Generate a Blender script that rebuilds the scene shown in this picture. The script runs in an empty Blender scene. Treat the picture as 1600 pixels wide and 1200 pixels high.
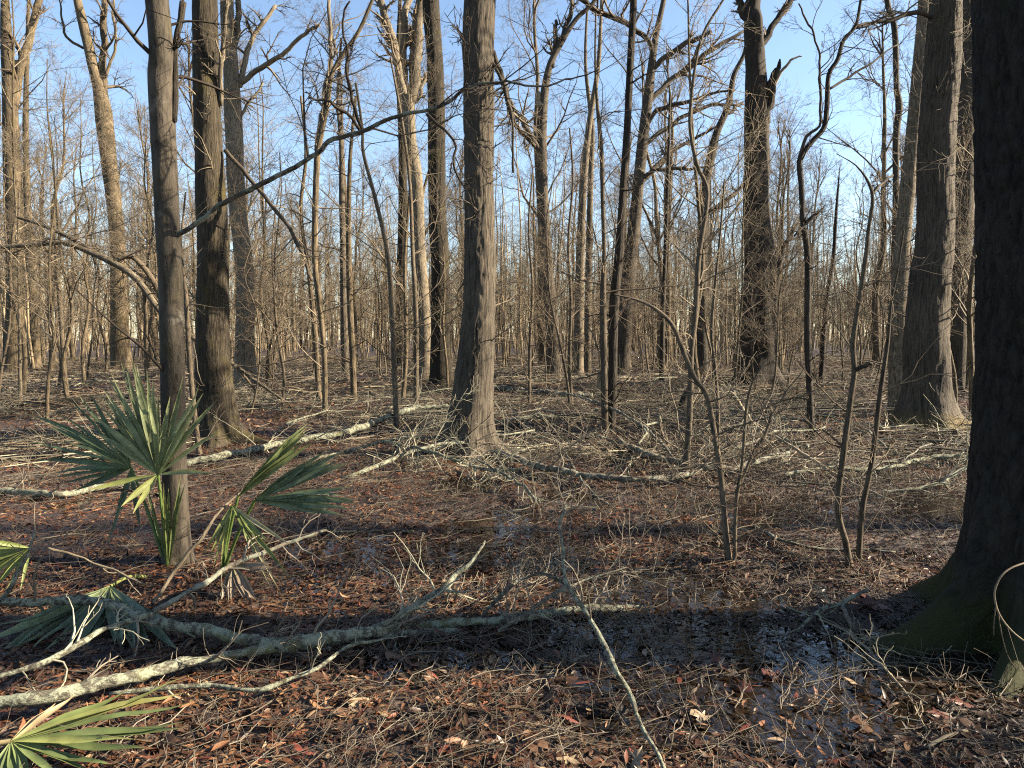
import bpy, math
import numpy as np
from mathutils import Vector

rng = np.random.default_rng(11)
scene = bpy.context.scene
col = scene.collection
R = math.radians

# ------------------------------------------------------------------ camera
CAM_H, F, HOR = 1.6, 1110.0, 528.0            # metres, pixels, eye-level row of the 1600x1200 photograph
PITCH = math.atan((600 - HOR) / F)
cam_d = bpy.data.cameras.new("camera")
cam_d.sensor_width = 36.0
cam_d.lens = 36.0 * F / 1600.0
cam_d.clip_start, cam_d.clip_end = 0.05, 3000
cam = bpy.data.objects.new("camera", cam_d)
cam.location = (0, 0, CAM_H)
cam.rotation_euler = (math.pi / 2 - PITCH, 0, 0)
col.objects.link(cam)
scene.camera = cam

# ------------------------------------------------------------------ sky, sun, exposure
SUN_EL, SUN_AZ = R(28), R(88.5)                 # azimuth clockwise from +Y (the viewing direction)
w = bpy.data.worlds.new("World"); scene.world = w; w.use_nodes = True
nt = w.node_tree; nt.nodes.clear()
sky = nt.nodes.new("ShaderNodeTexSky"); sky.sky_type = 'NISHITA'; sky.sun_disc = False
sky.sun_elevation = SUN_EL; sky.sun_rotation = SUN_AZ
sky.air_density = 1.0; sky.dust_density = 0.5; sky.ozone_density = 1.3
bg = nt.nodes.new("ShaderNodeBackground"); bg.inputs[1].default_value = 0.055
wo = nt.nodes.new("ShaderNodeOutputWorld")
nt.links.new(sky.outputs[0], bg.inputs[0]); nt.links.new(bg.outputs[0], wo.inputs[0])
sl = bpy.data.lights.new("sun", 'SUN'); sl.energy = 5.0; sl.angle = R(0.55); sl.color = (1.0, 0.85, 0.64)
sun = bpy.data.objects.new("sun", sl); col.objects.link(sun)
sdir = Vector((math.sin(SUN_AZ) * math.cos(SUN_EL), math.cos(SUN_AZ) * math.cos(SUN_EL), math.sin(SUN_EL)))
sun.rotation_euler = sdir.to_track_quat('Z', 'Y').to_euler()
sun.location = (30, 0, 30)
vs = scene.view_settings
vs.view_transform = 'Standard'; vs.look = 'None'; vs.gamma = 1.0; vs.exposure = 2.36
vs.use_curve_mapping = False
scene.cycles.use_denoising = False; scene.cycles.filter_width = 1.15
scene.cycles.max_bounces = 5; scene.cycles.diffuse_bounces = 3; scene.cycles.glossy_bounces = 3
scene.cycles.transmission_bounces = 2; scene.cycles.transparent_max_bounces = 4

# ------------------------------------------------------------------ pixel helpers
def ray(px, py):
    u, v = (px - 800) / F, (600 - py) / F
    c, s = math.cos(PITCH), math.sin(PITCH)
    return np.array([u, c + v * s, -s + v * c])
def at(px, py, depth):                          # the point on the plane y = depth
    d = ray(px, py); return np.array([0, 0, CAM_H]) + d * (depth / d[1])
def gnd(px, py, z=0.0):                         # the point at height z
    d = ray(px, py); return np.array([0, 0, CAM_H]) + d * ((z - CAM_H) / d[2])
def pxsize(depth): return depth / F             # metres per photo pixel at that depth
def topx(p):                                    # world -> photo pixel
    c, s = math.cos(PITCH), math.sin(PITCH)
    x, y, z = p[..., 0], p[..., 1], p[..., 2] - CAM_H
    f = y * c - z * s; v = y * s + z * c
    return 800 + F * x / f, 600 - F * v / f

# ------------------------------------------------------------------ noise
def _h(i, j, k, seed):
    n = (i * 374761393 + j * 668265263 + k * 2147483647 + seed * 1274126177) & 0xFFFFFFFF
    n = ((n ^ (n >> 13)) * 1274126177) & 0xFFFFFFFF
    n = n ^ (n >> 16)
    return (n & 0xFFFF) / 65535.0
def noise(x, y, z=None, seed=0):
    x, y = np.asarray(x, float), np.asarray(y, float)
    z = np.zeros_like(x) if z is None else np.asarray(z, float)
    i, j, k = (np.floor(a).astype(np.int64) for a in (x, y, z))
    f, g, h = x - i, y - j, z - k
    f, g, h = (a * a * (3 - 2 * a) for a in (f, g, h))
    def L(dk):
        a = _h(i, j, k + dk, seed) * (1 - f) + _h(i + 1, j, k + dk, seed) * f
        b = _h(i, j + 1, k + dk, seed) * (1 - f) + _h(i + 1, j + 1, k + dk, seed) * f
        return a * (1 - g) + b * g
    return L(0) * (1 - h) + L(1) * h - 0.5        # -0.5 .. 0.5
def fbm(x, y, z=None, seed=0, o=3):
    t = 0; a = 1.0
    for q in range(o):
        s = 2.0 ** q
        t = t + a * noise(x * s, y * s, None if z is None else z * s, seed + q); a *= 0.5
    return t

# ------------------------------------------------------------------ ground height
PUD = [(1330, 1030, .75, .38), (1010, 1010, .62, .40), (800, 1030, .38, .26), (770, 825, .50, .70), (840, 700, .9, 1.1),
       (1190, 1120, .38, .22), (970, 1150, .40, .18), (1240, 1150, .25, .14), (650, 1035, .3, .2), (1020, 915, .35, .25), (560, 850, .6, .45), (1480, 790, .4, .5),
       (700, 860, .5, .4), (870, 870, .4, .4), (1060, 1085, .4, .16), (1370, 1130, .25, .14), (1150, 1000, .4, .3), (1230, 1080, .35, .2), (880, 1060, .35, .18), (960, 930, .35, .3), (900, 780, .35, .5), (1290, 1180, .22, .12), (720, 760, .4, .5), (1130, 940, .3, .2)]
PUDW = [(gnd(a, b)[0], gnd(a, b)[1], c, d) for a, b, c, d in PUD]
WATER_Z = -0.011
def puddle(x, y):
    m = np.zeros(np.shape(x))
    wx = x + 0.25 * noise(x * 2.2, y * 2.2, seed=91); wy = y + 0.25 * noise(x * 2.2, y * 2.2, seed=92)
    for a, b, c, d in PUDW:
        m = np.maximum(m, np.exp(-(((wx - a) / c) ** 2 + ((wy - b) / d) ** 2)))
    return m
def gz(x, y):
    x, y = np.asarray(x, float), np.asarray(y, float)
    d = np.hypot(x, y)
    near = np.clip((40 - d) / 30, 0, 1)
    h = 0.075 * fbm(x * .45, y * .45, seed=3) + 0.035 * fbm(x * 3, y * 3, seed=5) * near + 0.022 * noise(x * 11, y * 11, seed=8) * np.clip((12 - d) / 6, 0, 1)
    h = h + np.clip((d - 14) / 60, 0, 1) * 0.5 * (noise(x * .09, y * .09, seed=7) * .6)
    pd = puddle(x, y)
    h = h + pd * np.clip((11 - d) / 4, 0, 1) * (0.10 * noise(x * 5, y * 7, seed=14) + .065 * noise(x * 17, y * 22, seed=15))
    return h + 0.012 - 0.092 * pd

# ------------------------------------------------------------------ mesh building
def mesh_np(name, V, Q, uv=None, colr=None, smooth=True, tri=None):
    """quads (n,4) and/or tris (n,3) -> mesh datablock"""
    me = bpy.data.meshes.new(name)
    V = np.ascontiguousarray(V, dtype=np.float32).reshape(-1, 3)
    Q = np.zeros((0, 4), np.int32) if Q is None else np.asarray(Q, np.int32).reshape(-1, 4)
    T = np.zeros((0, 3), np.int32) if tri is None else np.asarray(tri, np.int32).reshape(-1, 3)
    nl = Q.size + T.size
    me.vertices.add(len(V)); me.vertices.foreach_set("co", V.ravel())
    me.loops.add(nl); me.loops.foreach_set("vertex_index", np.concatenate([Q.ravel(), T.ravel()]).astype(np.int32))
    npoly = len(Q) + len(T)
    me.polygons.add(npoly)
    ls = np.concatenate([np.arange(len(Q)) * 4, Q.size + np.arange(len(T)) * 3]).astype(np.int32)
    me.polygons.foreach_set("loop_start", ls)
    me.polygons.foreach_set("use_smooth", np.full(npoly, smooth, dtype=bool))
    if uv is not None:
        l = me.uv_layers.new(name="UVMap"); l.data.foreach_set("uv", np.ascontiguousarray(uv, np.float32).ravel())
    if colr is not None:
        a = me.color_attributes.new("Col", 'FLOAT_COLOR', 'POINT')
        c = np.ones((len(V), 4), np.float32); c[:, :3] = colr
        a.data.foreach_set("color", c.ravel())
    me.update(calc_edges=True)
    return me

def norm(v): return v / np.maximum(np.linalg.norm(v, axis=-1, keepdims=True), 1e-9)

class Tubes:
    def __init__(s): s.V, s.Q, s.U, s.n, s.T, s.TU = [], [], [], 0, [], []
    def add(s, P, Rd, S, cap=False, rough=0.):
        P = np.asarray(P, float); Rd = np.asarray(Rd, float)
        if P.ndim == 2: P, Rd = P[None], Rd[None]
        if len(P) == 0: return s
        N, K = P.shape[:2]
        Tn = np.empty_like(P)
        Tn[:, 1:-1] = P[:, 2:] - P[:, :-2]; Tn[:, 0] = P[:, 1] - P[:, 0]; Tn[:, -1] = P[:, -1] - P[:, -2]
        Tn = norm(Tn)
        mt = norm(Tn.mean(1))
        ref = np.where(np.abs(mt[:, 1:2]) < 0.8, np.array([[0, 1., 0]]), np.array([[1., 0, 0]]))[:, None, :]
        A = norm(ref - (ref * Tn).sum(-1, keepdims=True) * Tn)
        B = np.cross(Tn, A)
        th = np.arange(S) * 2 * math.pi / S
        V = P[:, :, None, :] + Rd[:, :, None, None] * (np.cos(th)[None, None, :, None] * A[:, :, None, :] + np.sin(th)[None, None, :, None] * B[:, :, None, :])
        if rough: V = V + (V - P[:, :, None, :]) * (rough * 2 * fbm(V[..., 0] * 38, V[..., 1] * 38, V[..., 2] * 38, seed=41, o=2))[..., None]
        idx = (np.arange(N * K * S) + s.n).reshape(N, K, S)
        i0 = idx[:, :-1]; i1 = idx[:, 1:]
        q = np.stack([i0, np.roll(i0, -1, 2), np.roll(i1, -1, 2), i1], -1)
        ln = np.concatenate([np.zeros((N, 1)), np.cumsum(np.linalg.norm(np.diff(P, axis=1), axis=-1), 1)], 1) + np.arange(N)[:, None] * 0.37
        circ = 2 * math.pi * Rd.mean(1)
        u0 = (np.arange(S) / S)[None, None, :] * circ[:, None, None] + np.zeros((N, K - 1, S)); u1 = u0 + circ[:, None, None] / S
        v0 = np.repeat(ln[:, :-1, None], S, 2); v1 = np.repeat(ln[:, 1:, None], S, 2)
        uv = np.stack([np.stack([u0, v0], -1), np.stack([u1, v0], -1), np.stack([u1, v1], -1), np.stack([u0, v1], -1)], -2)
        s.V.append(V.reshape(-1, 3)); s.Q.append(q.reshape(-1, 4)); s.U.append(uv.reshape(-1, 2)); s.n += N * K * S
        if cap:
            for n in range(N):
                for k, flip in ((0, True), (K - 1, False)):
                    c = s.n; s.V.append(P[n, k][None] + Tn[n, k][None] * (Rd[n, k] * (.25 if not flip else -.25))); s.n += 1
                    r = idx[n, k]; rr = np.roll(r, -1)
                    t = np.stack([r, rr, np.full(S, c)], -1)
                    s.T.append(t[:, ::-1] if flip else t); s.TU.append(np.tile([[0.0, 0.0], [.01, 0.0], [0.0, .01]], (S, 1)))
        return s
    def mesh(s, name, off=None):
        V = np.concatenate(s.V)
        if off is not None: V = V - np.asarray(off)
        uv = np.concatenate(s.U + s.TU)
        return mesh_np(name, V, np.concatenate(s.Q), uv, tri=np.concatenate(s.T) if s.T else None)

def grow(P, Rd, n, tr, ang, ln, k, up=0.0, wig=.25, rr=.55, taper=.8, rmin=.0025, abslen=False, zmin=None):
    """side shoots off polylines P (N,K,3) with radii Rd; returns (M,k,3),(M,k)"""
    N, K = P.shape[:2]
    par = np.repeat(np.arange(N), n); M = len(par)
    t = rng.uniform(tr[0], tr[1], M)
    f = t * (K - 1); i = np.minimum(f.astype(int), K - 2); g = (f - i)[:, None]
    p0 = P[par, i] * (1 - g) + P[par, i + 1] * g
    r0 = Rd[par, i] * (1 - g[:, 0]) + Rd[par, i + 1] * g[:, 0]
    T = norm(P[par, i + 1] - P[par, i])
    perp = norm(np.cross(T, rng.normal(size=(M, 3))))
    a = rng.uniform(ang[0], ang[1], M)[:, None]
    d = np.cos(a) * T + np.sin(a) * perp
    if abslen: L = rng.uniform(ln[0], ln[1], M)
    else:
        pl = np.linalg.norm(np.diff(P, axis=1), axis=-1).sum(1)[par]
        L = pl * rng.uniform(ln[0], ln[1], M) * (1.15 - 0.6 * t)
    out = np.empty((M, k, 3)); out[:, 0] = p0
    for j in range(1, k):
        d = norm(d + wig * rng.normal(size=(M, 3)) + np.array([0, 0, up]))
        out[:, j] = out[:, j - 1] + d * (L / (k - 1))[:, None]
    if zmin is not None:
        zg = gz(out[..., 0], out[..., 1]) + zmin
        out[:, 1:, 2] = np.maximum(out[:, 1:, 2], zg[:, 1:])
    s = np.linspace(0, 1, k)[None]
    rad = np.maximum(r0[:, None] * rr * rng.uniform(.75, 1.1, (M, 1)) * (1 - taper * s), rmin)
    return out, rad

def smooth_line(pts, n):
    """Catmull-Rom through pts (m,d) resampled to n rows"""
    p = np.asarray(pts, float)
    if len(p) == 2: return p[0] + (p[1] - p[0]) * np.linspace(0, 1, n)[:, None]
    e = np.vstack([2 * p[0] - p[1], p, 2 * p[-1] - p[-2]])
    seg = np.concatenate([[0], np.cumsum(np.linalg.norm(np.diff(p[:, :3], axis=0), axis=1))])
    s = np.linspace(0, seg[-1], n); i = np.clip(np.searchsorted(seg, s, 'right') - 1, 0, len(p) - 2)
    t = ((s - seg[i]) / np.maximum(seg[i + 1] - seg[i], 1e-9))[:, None]
    a, b, c, d = e[i], e[i + 1], e[i + 2], e[i + 3]
    q = .5 * (2 * b + (c - a) * t + (2 * a - 5 * b + 4 * c - d) * t ** 2 + (3 * b - a - 3 * c + d) * t ** 3)
    return q

def trunk_mesh(name, P, Rd, S, flare=0.6, flare_h=.35, lobes=5, bump=0.06, ridge=0.0, off=(0, 0, 0), seed=0, fz0=0.0, lobe_phase=None, lobe_list=None, toe=.32):
    """a trunk with buttressed foot and uneven bark; P (K,3) from the ground up"""
    K = len(P)
    Tn = np.gradient(P, axis=0); Tn[1:-1] = P[2:] - P[:-2]; Tn = norm(Tn)
    for _ in range(6): Tn[1:-1] = norm(Tn[:-2] + Tn[1:-1] + Tn[2:])
    ref = np.array([0, 1., 0.]); A = norm(ref - (Tn @ ref)[:, None] * Tn); B = np.cross(Tn, A)
    th = np.arange(S) * 2 * math.pi / S
    z = P[:, 2] - fz0
    ph = rng.uniform(0, 6.28) if lobe_phase is None else lobe_phase
    lob = .5 + .5 * np.cos(lobes * th + ph + .6 * np.sin(2 * th + ph)); lob = lob ** 1.5
    if lobe_list is not None:
        lob = np.zeros(S)
        for a, wd, am in lobe_list:
            dd = (th - a + math.pi) % (2 * math.pi) - math.pi
            lob = np.maximum(lob, am * np.exp(-(dd / wd) ** 2))
    ex = np.exp(-np.maximum(z, -.15) / flare_h); ex2 = np.exp(-np.maximum(z, -.15) / (flare_h * toe))
    rad = Rd[:, None] * (1 + flare * (.35 * ex[:, None] + .55 * ex[:, None] * lob[None] * .8 + .9 * ex2[:, None] * lob[None]))
    cx, cy = np.cos(th)[None] * Rd[:, None], np.sin(th)[None] * Rd[:, None]
    sc = 1.0 / max(Rd[0], .05)
    rad = rad * (1 + bump * 2 * fbm(cx * sc * 1.3, cy * sc * 1.3, z[:, None] * 1.1 + 0 * cx, seed=seed, o=3))
    if ridge > 0:
        zz = z[:, None] + 0 * cx
        wv = .05 * noise(cx * 9, cy * 9, zz * 4, seed=seed + 5)
        n1 = noise((cx + wv) * 26, (cy + wv) * 26, zz * 7.5, seed=seed + 2); n2 = noise(cx * 60, cy * 60, zz * 22, seed=seed + 3)
        rid = np.minimum(np.abs(n1) * 6.0, 1.0) ** .7
        rad = rad + ridge * (rid - .6) + ridge * .5 * n2
    V = P[:, None, :] + rad[:, :, None] * (np.cos(th)[None, :, None] * A[:, None] + np.sin(th)[None, :, None] * B[:, None])
    idx = np.arange(K * S).reshape(K, S)
    i0, i1 = idx[:-1], idx[1:]
    q = np.stack([i0, np.roll(i0, -1, 1), np.roll(i1, -1, 1), i1], -1).reshape(-1, 4)
    ln = np.concatenate([[0], np.cumsum(np.linalg.norm(np.diff(P, axis=0), axis=1))])
    c = 2 * math.pi * Rd.mean()
    u0 = np.tile(np.arange(S) / S * c, (K - 1, 1)); u1 = u0 + c / S
    v0 = np.repeat(ln[:-1, None], S, 1); v1 = np.repeat(ln[1:, None], S, 1)
    uv = np.stack([np.stack([u0, v0], -1), np.stack([u1, v0], -1), np.stack([u1, v1], -1), np.stack([u0, v1], -1)], -2).reshape(-1, 2)
    return mesh_np(name, V.reshape(-1, 3) - np.asarray(off), q, uv)

# ------------------------------------------------------------------ objects
def obj(name, me, mat, parent=None, loc=None):
    o = bpy.data.objects.new(name, me); col.objects.link(o)
    if mat is not None and me is not None and not me.materials: me.materials.append(mat)
    if parent is not None: o.parent = parent
    if loc is not None: o.location = loc
    return o
def tag(o, label, cat, group=None):
    o["label"] = label; o["category"] = cat
    if group: o["group"] = group
    return o
def thing(name, label, cat, loc, group=None):
    return tag(obj(name, None, None, None, loc), label, cat, group)
def kind(o, k): o["kind"] = k; return o

# ------------------------------------------------------------------ materials
def mat(name):
    m = bpy.data.materials.new(name); m.use_nodes = True; t = m.node_tree; t.nodes.clear()
    o = t.nodes.new("ShaderNodeOutputMaterial"); b = t.nodes.new("ShaderNodeBsdfPrincipled")
    t.links.new(b.outputs[0], o.inputs[0])
    return m, t, b
def N(t, typ, **kw):
    n = t.nodes.new(typ)
    for k, v in kw.items():
        if k.startswith("i_"): n.inputs[k[2:]].default_value = v
        else: setattr(n, k, v)
    return n
def ramp(t, fac, stops):
    r = t.nodes.new("ShaderNodeValToRGB"); e = r.color_ramp.elements
    while len(e) < len(stops): e.new(0.5)
    for q, (p, c) in zip(e, stops): q.position = p; q.color = (*c, 1) if len(c) == 3 else c
    t.links.new(fac, r.inputs[0]); return r.outputs[0]
def mix(t, fac, a, b, mode='MIX'):
    m = t.nodes.new("ShaderNodeMix"); m.data_type = 'RGBA'; m.blend_type = mode
    for s, v in ((m.inputs[0], fac), (m.inputs[6], a), (m.inputs[7], b)):
        if hasattr(v, "is_linked") or hasattr(v, "node"): t.links.new(v, s)
        elif isinstance(v, (int, float)): s.default_value = v
        else: s.default_value = (*v, 1)
    return m.outputs[2]
def g3(v): return (v, v, v)

BK = .57
def bark(name, dark, light, us=32., vs_=5., bump=.02, moss=0.0, mosscol=(.10, .095, .018), lichen=0.0, lichcol=(.30, .32, .26), rough=.9, crack=.3, lsc=9.0, foot=None, foot_h=.9):
    dark, light, mosscol, lichcol = (tuple(q * f_ for q in v_) for v_, f_ in ((dark, BK * .8), (light, BK * 1.22), (mosscol, BK * 1.1), (lichcol, BK * 1.1)))
    m, t, b = mat(name)
    uvn = N(t, "ShaderNodeUVMap", uv_map="UVMap")
    mp = N(t, "ShaderNodeMapping"); mp.inputs["Scale"].default_value = (us, vs_, 1)
    t.links.new(uvn.outputs[0], mp.inputs[0])
    oi = N(t, "ShaderNodeObjectInfo")
    ad = N(t, "ShaderNodeVectorMath", operation='ADD')
    sc = N(t, "ShaderNodeVectorMath", operation='SCALE'); sc.inputs[0].default_value = (37, 91, 13)
    t.links.new(oi.outputs["Random"], sc.inputs["Scale"])
    t.links.new(mp.outputs[0], ad.inputs[0]); t.links.new(sc.outputs[0], ad.inputs[1])
    n1 = N(t, "ShaderNodeTexNoise", i_Scale=1.0, i_Detail=5.0, i_Roughness=.62, i_Distortion=.25)
    t.links.new(ad.outputs[0], n1.inputs["Vector"])
    v1 = N(t, "ShaderNodeTexVoronoi", feature='DISTANCE_TO_EDGE', i_Scale=.85, i_Randomness=1.0)
    jv = N(t, "ShaderNodeVectorMath", operation='MULTIPLY_ADD'); jv.inputs[1].default_value = (2.6, 2.6, 2.6)
    t.links.new(n1.outputs["Color"], jv.inputs[0]); t.links.new(ad.outputs[0], jv.inputs[2])
    t.links.new(jv.outputs[0], v1.inputs["Vector"])
    vr = N(t, "ShaderNodeMath", operation='MULTIPLY', use_clamp=True); vr.inputs[1].default_value = 3.2
    t.links.new(v1.outputs["Distance"], vr.inputs[0])
    hm = N(t, "ShaderNodeMath", operation='MULTIPLY_ADD'); hm.inputs[1].default_value = crack
    t.links.new(vr.outputs[0], hm.inputs[0]); t.links.new(n1.outputs["Fac"], hm.inputs[2])       # 0.2 .. 1.3
    c = ramp(t, hm.outputs[0], [(.36 + (crack - .3) * .3, dark), (.53 + (crack - .3) * .5, tuple(.5 * (a + q) for a, q in zip(dark, light))), (.78 + (crack - .3) * .8, light)])
    tc = N(t, "ShaderNodeTexCoord")
    big = N(t, "ShaderNodeTexNoise", i_Scale=1.1, i_Detail=3.0); t.links.new(tc.outputs["Object"], big.inputs["Vector"])
    bm_ = ramp(t, big.outputs["Fac"], [(.32, g3(.72)), (.68, g3(1.22))]); c = mix(t, 1.0, c, bm_, 'MULTIPLY')
    hv = N(t, "ShaderNodeHueSaturation", i_Saturation=1.0)
    mr = N(t, "ShaderNodeMapRange"); mr.inputs["To Min"].default_value = .72; mr.inputs["To Max"].default_value = 1.25
    t.links.new(oi.outputs["Random"], mr.inputs["Value"]); t.links.new(mr.outputs[0], hv.inputs["Value"]); t.links.new(c, hv.inputs["Color"]); c = hv.outputs[0]
    if moss > 0:
        mn = N(t, "ShaderNodeTexNoise", i_Scale=2.3, i_Detail=6.0, i_Roughness=.7); t.links.new(tc.outputs["Object"], mn.inputs["Vector"])
        lo = .70 - .36 * moss
        f = ramp(t, mn.outputs["Fac"], [(lo, g3(0)), (lo + .16, g3(.85))]); c = mix(t, f, c, mosscol)
    if foot:
        sx = N(t, "ShaderNodeSeparateXYZ"); t.links.new(tc.outputs["Object"], sx.inputs[0])
        fn = N(t, "ShaderNodeTexNoise", i_Scale=8.0, i_Detail=8.0, i_Roughness=.8); t.links.new(tc.outputs["Object"], fn.inputs["Vector"])
        q1 = N(t, "ShaderNodeMath", operation='MULTIPLY_ADD'); q1.inputs[1].default_value = 1.0 / foot_h; t.links.new(sx.outputs[2], q1.inputs[0]); t.links.new(fn.outputs["Fac"], q1.inputs[2])
        f = ramp(t, q1.outputs[0], [(.60, g3(.85)), (.98, g3(0))]); c = mix(t, f, c, tuple(q_ * BK for q_ in foot))
    if lichen > 0:
        ln_ = N(t, "ShaderNodeTexNoise", i_Scale=lsc, i_Detail=6.0, i_Roughness=.75); t.links.new(tc.outputs["Object"], ln_.inputs["Vector"])
        lo = .72 - .34 * lichen
        f = ramp(t, ln_.outputs["Fac"], [(lo, g3(0)), (lo + .07, g3(.9))]); c = mix(t, f, c, lichcol)
    t.links.new(c, b.inputs["Base Color"]); b.inputs["Roughness"].default_value = rough
    b.inputs["Specular IOR Level"].default_value = .25
    bp = N(t, "ShaderNodeBump", i_Strength=1.0, i_Distance=bump)
    t.links.new(hm.outputs[0], bp.inputs["Height"]); t.links.new(bp.outputs[0], b.inputs["Normal"])
    return m

M = {}
M['mossy'] = bark("bark_mossy", (.007, .0055, .004), (.062, .049, .031), 34, 3.4, .026, moss=.48, mosscol=(.075, .060, .014), lichen=.10, lichcol=(.2, .2, .15))
M['mottled'] = bark("bark_mottled", (.014, .011, .008), (.080, .066, .049), 26, 7.0, .012, moss=.50, mosscol=(.048, .040, .013), lichen=.36, lichcol=(.16, .15, .12), crack=.1, lsc=5.0)
M['plain'] = bark("bark_furrowed", (.010, .008, .006), (.118, .097, .071), 46, 3.6, .024, moss=.22, mosscol=(.10, .082, .022), lichen=.16, lichcol=(.2, .185, .14), crack=.2)
M['burl'] = bark("bark_burl", (.009, .007, .0055), (.100, .082, .060), 46, 3.6, .024, moss=.15, mosscol=(.10, .082, .022), lichen=.22, lichcol=(.2, .185, .14), crack=.2, foot=(.17, .125, .028), foot_h=.8)
M['dark'] = bark("bark_dark", (.010, .008, .006), (.055, .044, .032), 30, 3.5, .025, moss=.12, mosscol=(.05, .045, .012))
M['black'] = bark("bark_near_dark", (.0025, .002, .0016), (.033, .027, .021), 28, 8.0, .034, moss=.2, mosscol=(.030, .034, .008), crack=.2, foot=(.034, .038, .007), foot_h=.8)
M['pale'] = bark("bark_pale", (.035, .028, .020), (.22, .180, .125), 36, 5, .012, moss=.30, mosscol=(.13, .105, .03), lichen=.45, lichcol=(.27, .245, .18))
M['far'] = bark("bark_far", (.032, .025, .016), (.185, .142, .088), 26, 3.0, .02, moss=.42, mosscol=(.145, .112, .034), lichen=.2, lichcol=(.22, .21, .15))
M['stem'] = bark("bark_sapling", (.030, .024, .017), (.155, .122, .082), 60, 9, .006, lichen=.25, lichcol=(.21, .20, .15))
M['stem_dark'] = bark("bark_sapling_dark", (.014, .011, .008), (.075, .058, .042), 60, 12, .006, lichen=.08, lichcol=(.14, .13, .1))
M['log'] = bark("bark_fallen", (.030, .026, .020), (.150, .130, .098), 50, 14, .008, moss=.12, mosscol=(.13, .13, .04), lichen=.66, lichcol=(.25, .265, .205))
M['lichen'] = bark("bark_lichen", (.032, .030, .023), (.160, .150, .112), 60, 22, .010, moss=.44, mosscol=(.26, .25, .09), lichen=.74, lichcol=(.31, .33, .24), lsc=22.0)
M['deadwood'] = bark("bare_dead_wood", (.11, .085, .055), (.36, .295, .20), 70, 6, .006, lichen=.1)

def twigmat(name, base, var=.35):
    base = tuple(v_ * BK for v_ in base)
    m, t, b = mat(name)
    tc = N(t, "ShaderNodeTexCoord"); n = N(t, "ShaderNodeTexNoise", i_Scale=3.0, i_Detail=2.0); t.links.new(tc.outputs["Object"], n.inputs["Vector"])
    c = ramp(t, n.outputs["Fac"], [(.3, tuple(v * (1 - var) for v in base)), (.7, tuple(v * (1 + var) for v in base))])
    oi = N(t, "ShaderNodeObjectInfo"); mr = N(t, "ShaderNodeMapRange"); mr.inputs["To Min"].default_value = .75; mr.inputs["To Max"].default_value = 1.3
    hv = N(t, "ShaderNodeHueSaturation"); t.links.new(oi.outputs["Random"], mr.inputs["Value"]); t.links.new(mr.outputs[0], hv.inputs["Value"]); t.links.new(c, hv.inputs["Color"])
    t.links.new(hv.outputs[0], b.inputs["Base Color"]); b.inputs["Roughness"].default_value = .8; b.inputs["Specular IOR Level"].default_value = .2
    return m
M['twig'] = twigmat("twig_bark", (.160, .124, .084))
M['twig_pale'] = twigmat("twig_pale_bark", (.235, .192, .132))
M['twig_dark'] = twigmat("twig_dark_bark", (.055, .042, .031))
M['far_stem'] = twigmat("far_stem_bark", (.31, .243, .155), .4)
M['brush'] = twigmat("dead_brush", (.225, .192, .145), .55)
M['twig_lichen'] = twigmat("lichened_twig", (.36, .335, .24), .4)

def colmat(name, rough=.6, spec=.4, transl=0.0, bump=0.0, scale=40):
    m, t, b = mat(name)
    a = N(t, "ShaderNodeVertexColor", layer_name="Col")
    tc = N(t, "ShaderNodeTexCoord"); n = N(t, "ShaderNodeTexNoise", i_Scale=float(scale), i_Detail=3.0); t.links.new(tc.outputs["Object"], n.inputs["Vector"])
    c = mix(t, 1.0, a.outputs[0], ramp(t, n.outputs["Fac"], [(.3, g3(.7)), (.7, g3(1.25))]), 'MULTIPLY')
    t.links.new(c, b.inputs["Base Color"]); b.inputs["Roughness"].default_value = rough; b.inputs["Specular IOR Level"].default_value = spec
    if transl > 0:
        tr = N(t, "ShaderNodeBsdfTranslucent"); ms = N(t, "ShaderNodeMixShader"); ms.inputs[0].default_value = transl
        t.links.new(c, tr.inputs[0]); t.links.new(b.outputs[0], ms.inputs[1]); t.links.new(tr.outputs[0], ms.inputs[2])
        out = [x for x in t.nodes if x.type == 'OUTPUT_MATERIAL'][0]; t.links.new(ms.outputs[0], out.inputs[0])
    return m
M['leaf'] = colmat("dead_leaf", .5, .4, .18)
M['palm'] = colmat("palmetto_leaf", .5, .28, .25, scale=14)

# ground: damp humus and fine leaf crumbs
m, t, b = mat("forest_floor"); M['ground'] = m
tc = N(t, "ShaderNodeTexCoord")
n1 = N(t, "ShaderNodeTexNoise", i_Scale=.55, i_Detail=6.0, i_Roughness=.6); n2 = N(t, "ShaderNodeTexNoise", i_Scale=26., i_Detail=5.0, i_Roughness=.7)
v = N(t, "ShaderNodeTexVoronoi", i_Scale=30., i_Randomness=1.0)
for n in (n1, n2, v): t.links.new(tc.outputs["Object"], n.inputs["Vector"])
c = ramp(t, v.outputs["Color"], [(.15, (.012, .008, .006)), (.5, (.030, .018, .012)), (.9, (.070, .042, .026))])
c = mix(t, 1.0, c, ramp(t, n1.outputs["Fac"], [(.3, (.60, .62, .66)), (.7, (1.35, 1.2, 1.1))]), 'MULTIPLY')
c = mix(t, 1.0, c, ramp(t, n2.outputs["Fac"], [(.3, g3(.5)), (.7, g3(1.4))]), 'MULTIPLY')
t.links.new(c, b.inputs["Base Color"]); b.inputs["Roughness"].default_value = .6
bp = N(t, "ShaderNodeBump", i_Strength=1.0, i_Distance=.03); t.links.new(n2.outputs["Fac"], bp.inputs["Height"]); t.links.new(bp.outputs[0], b.inputs["Normal"])

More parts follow.
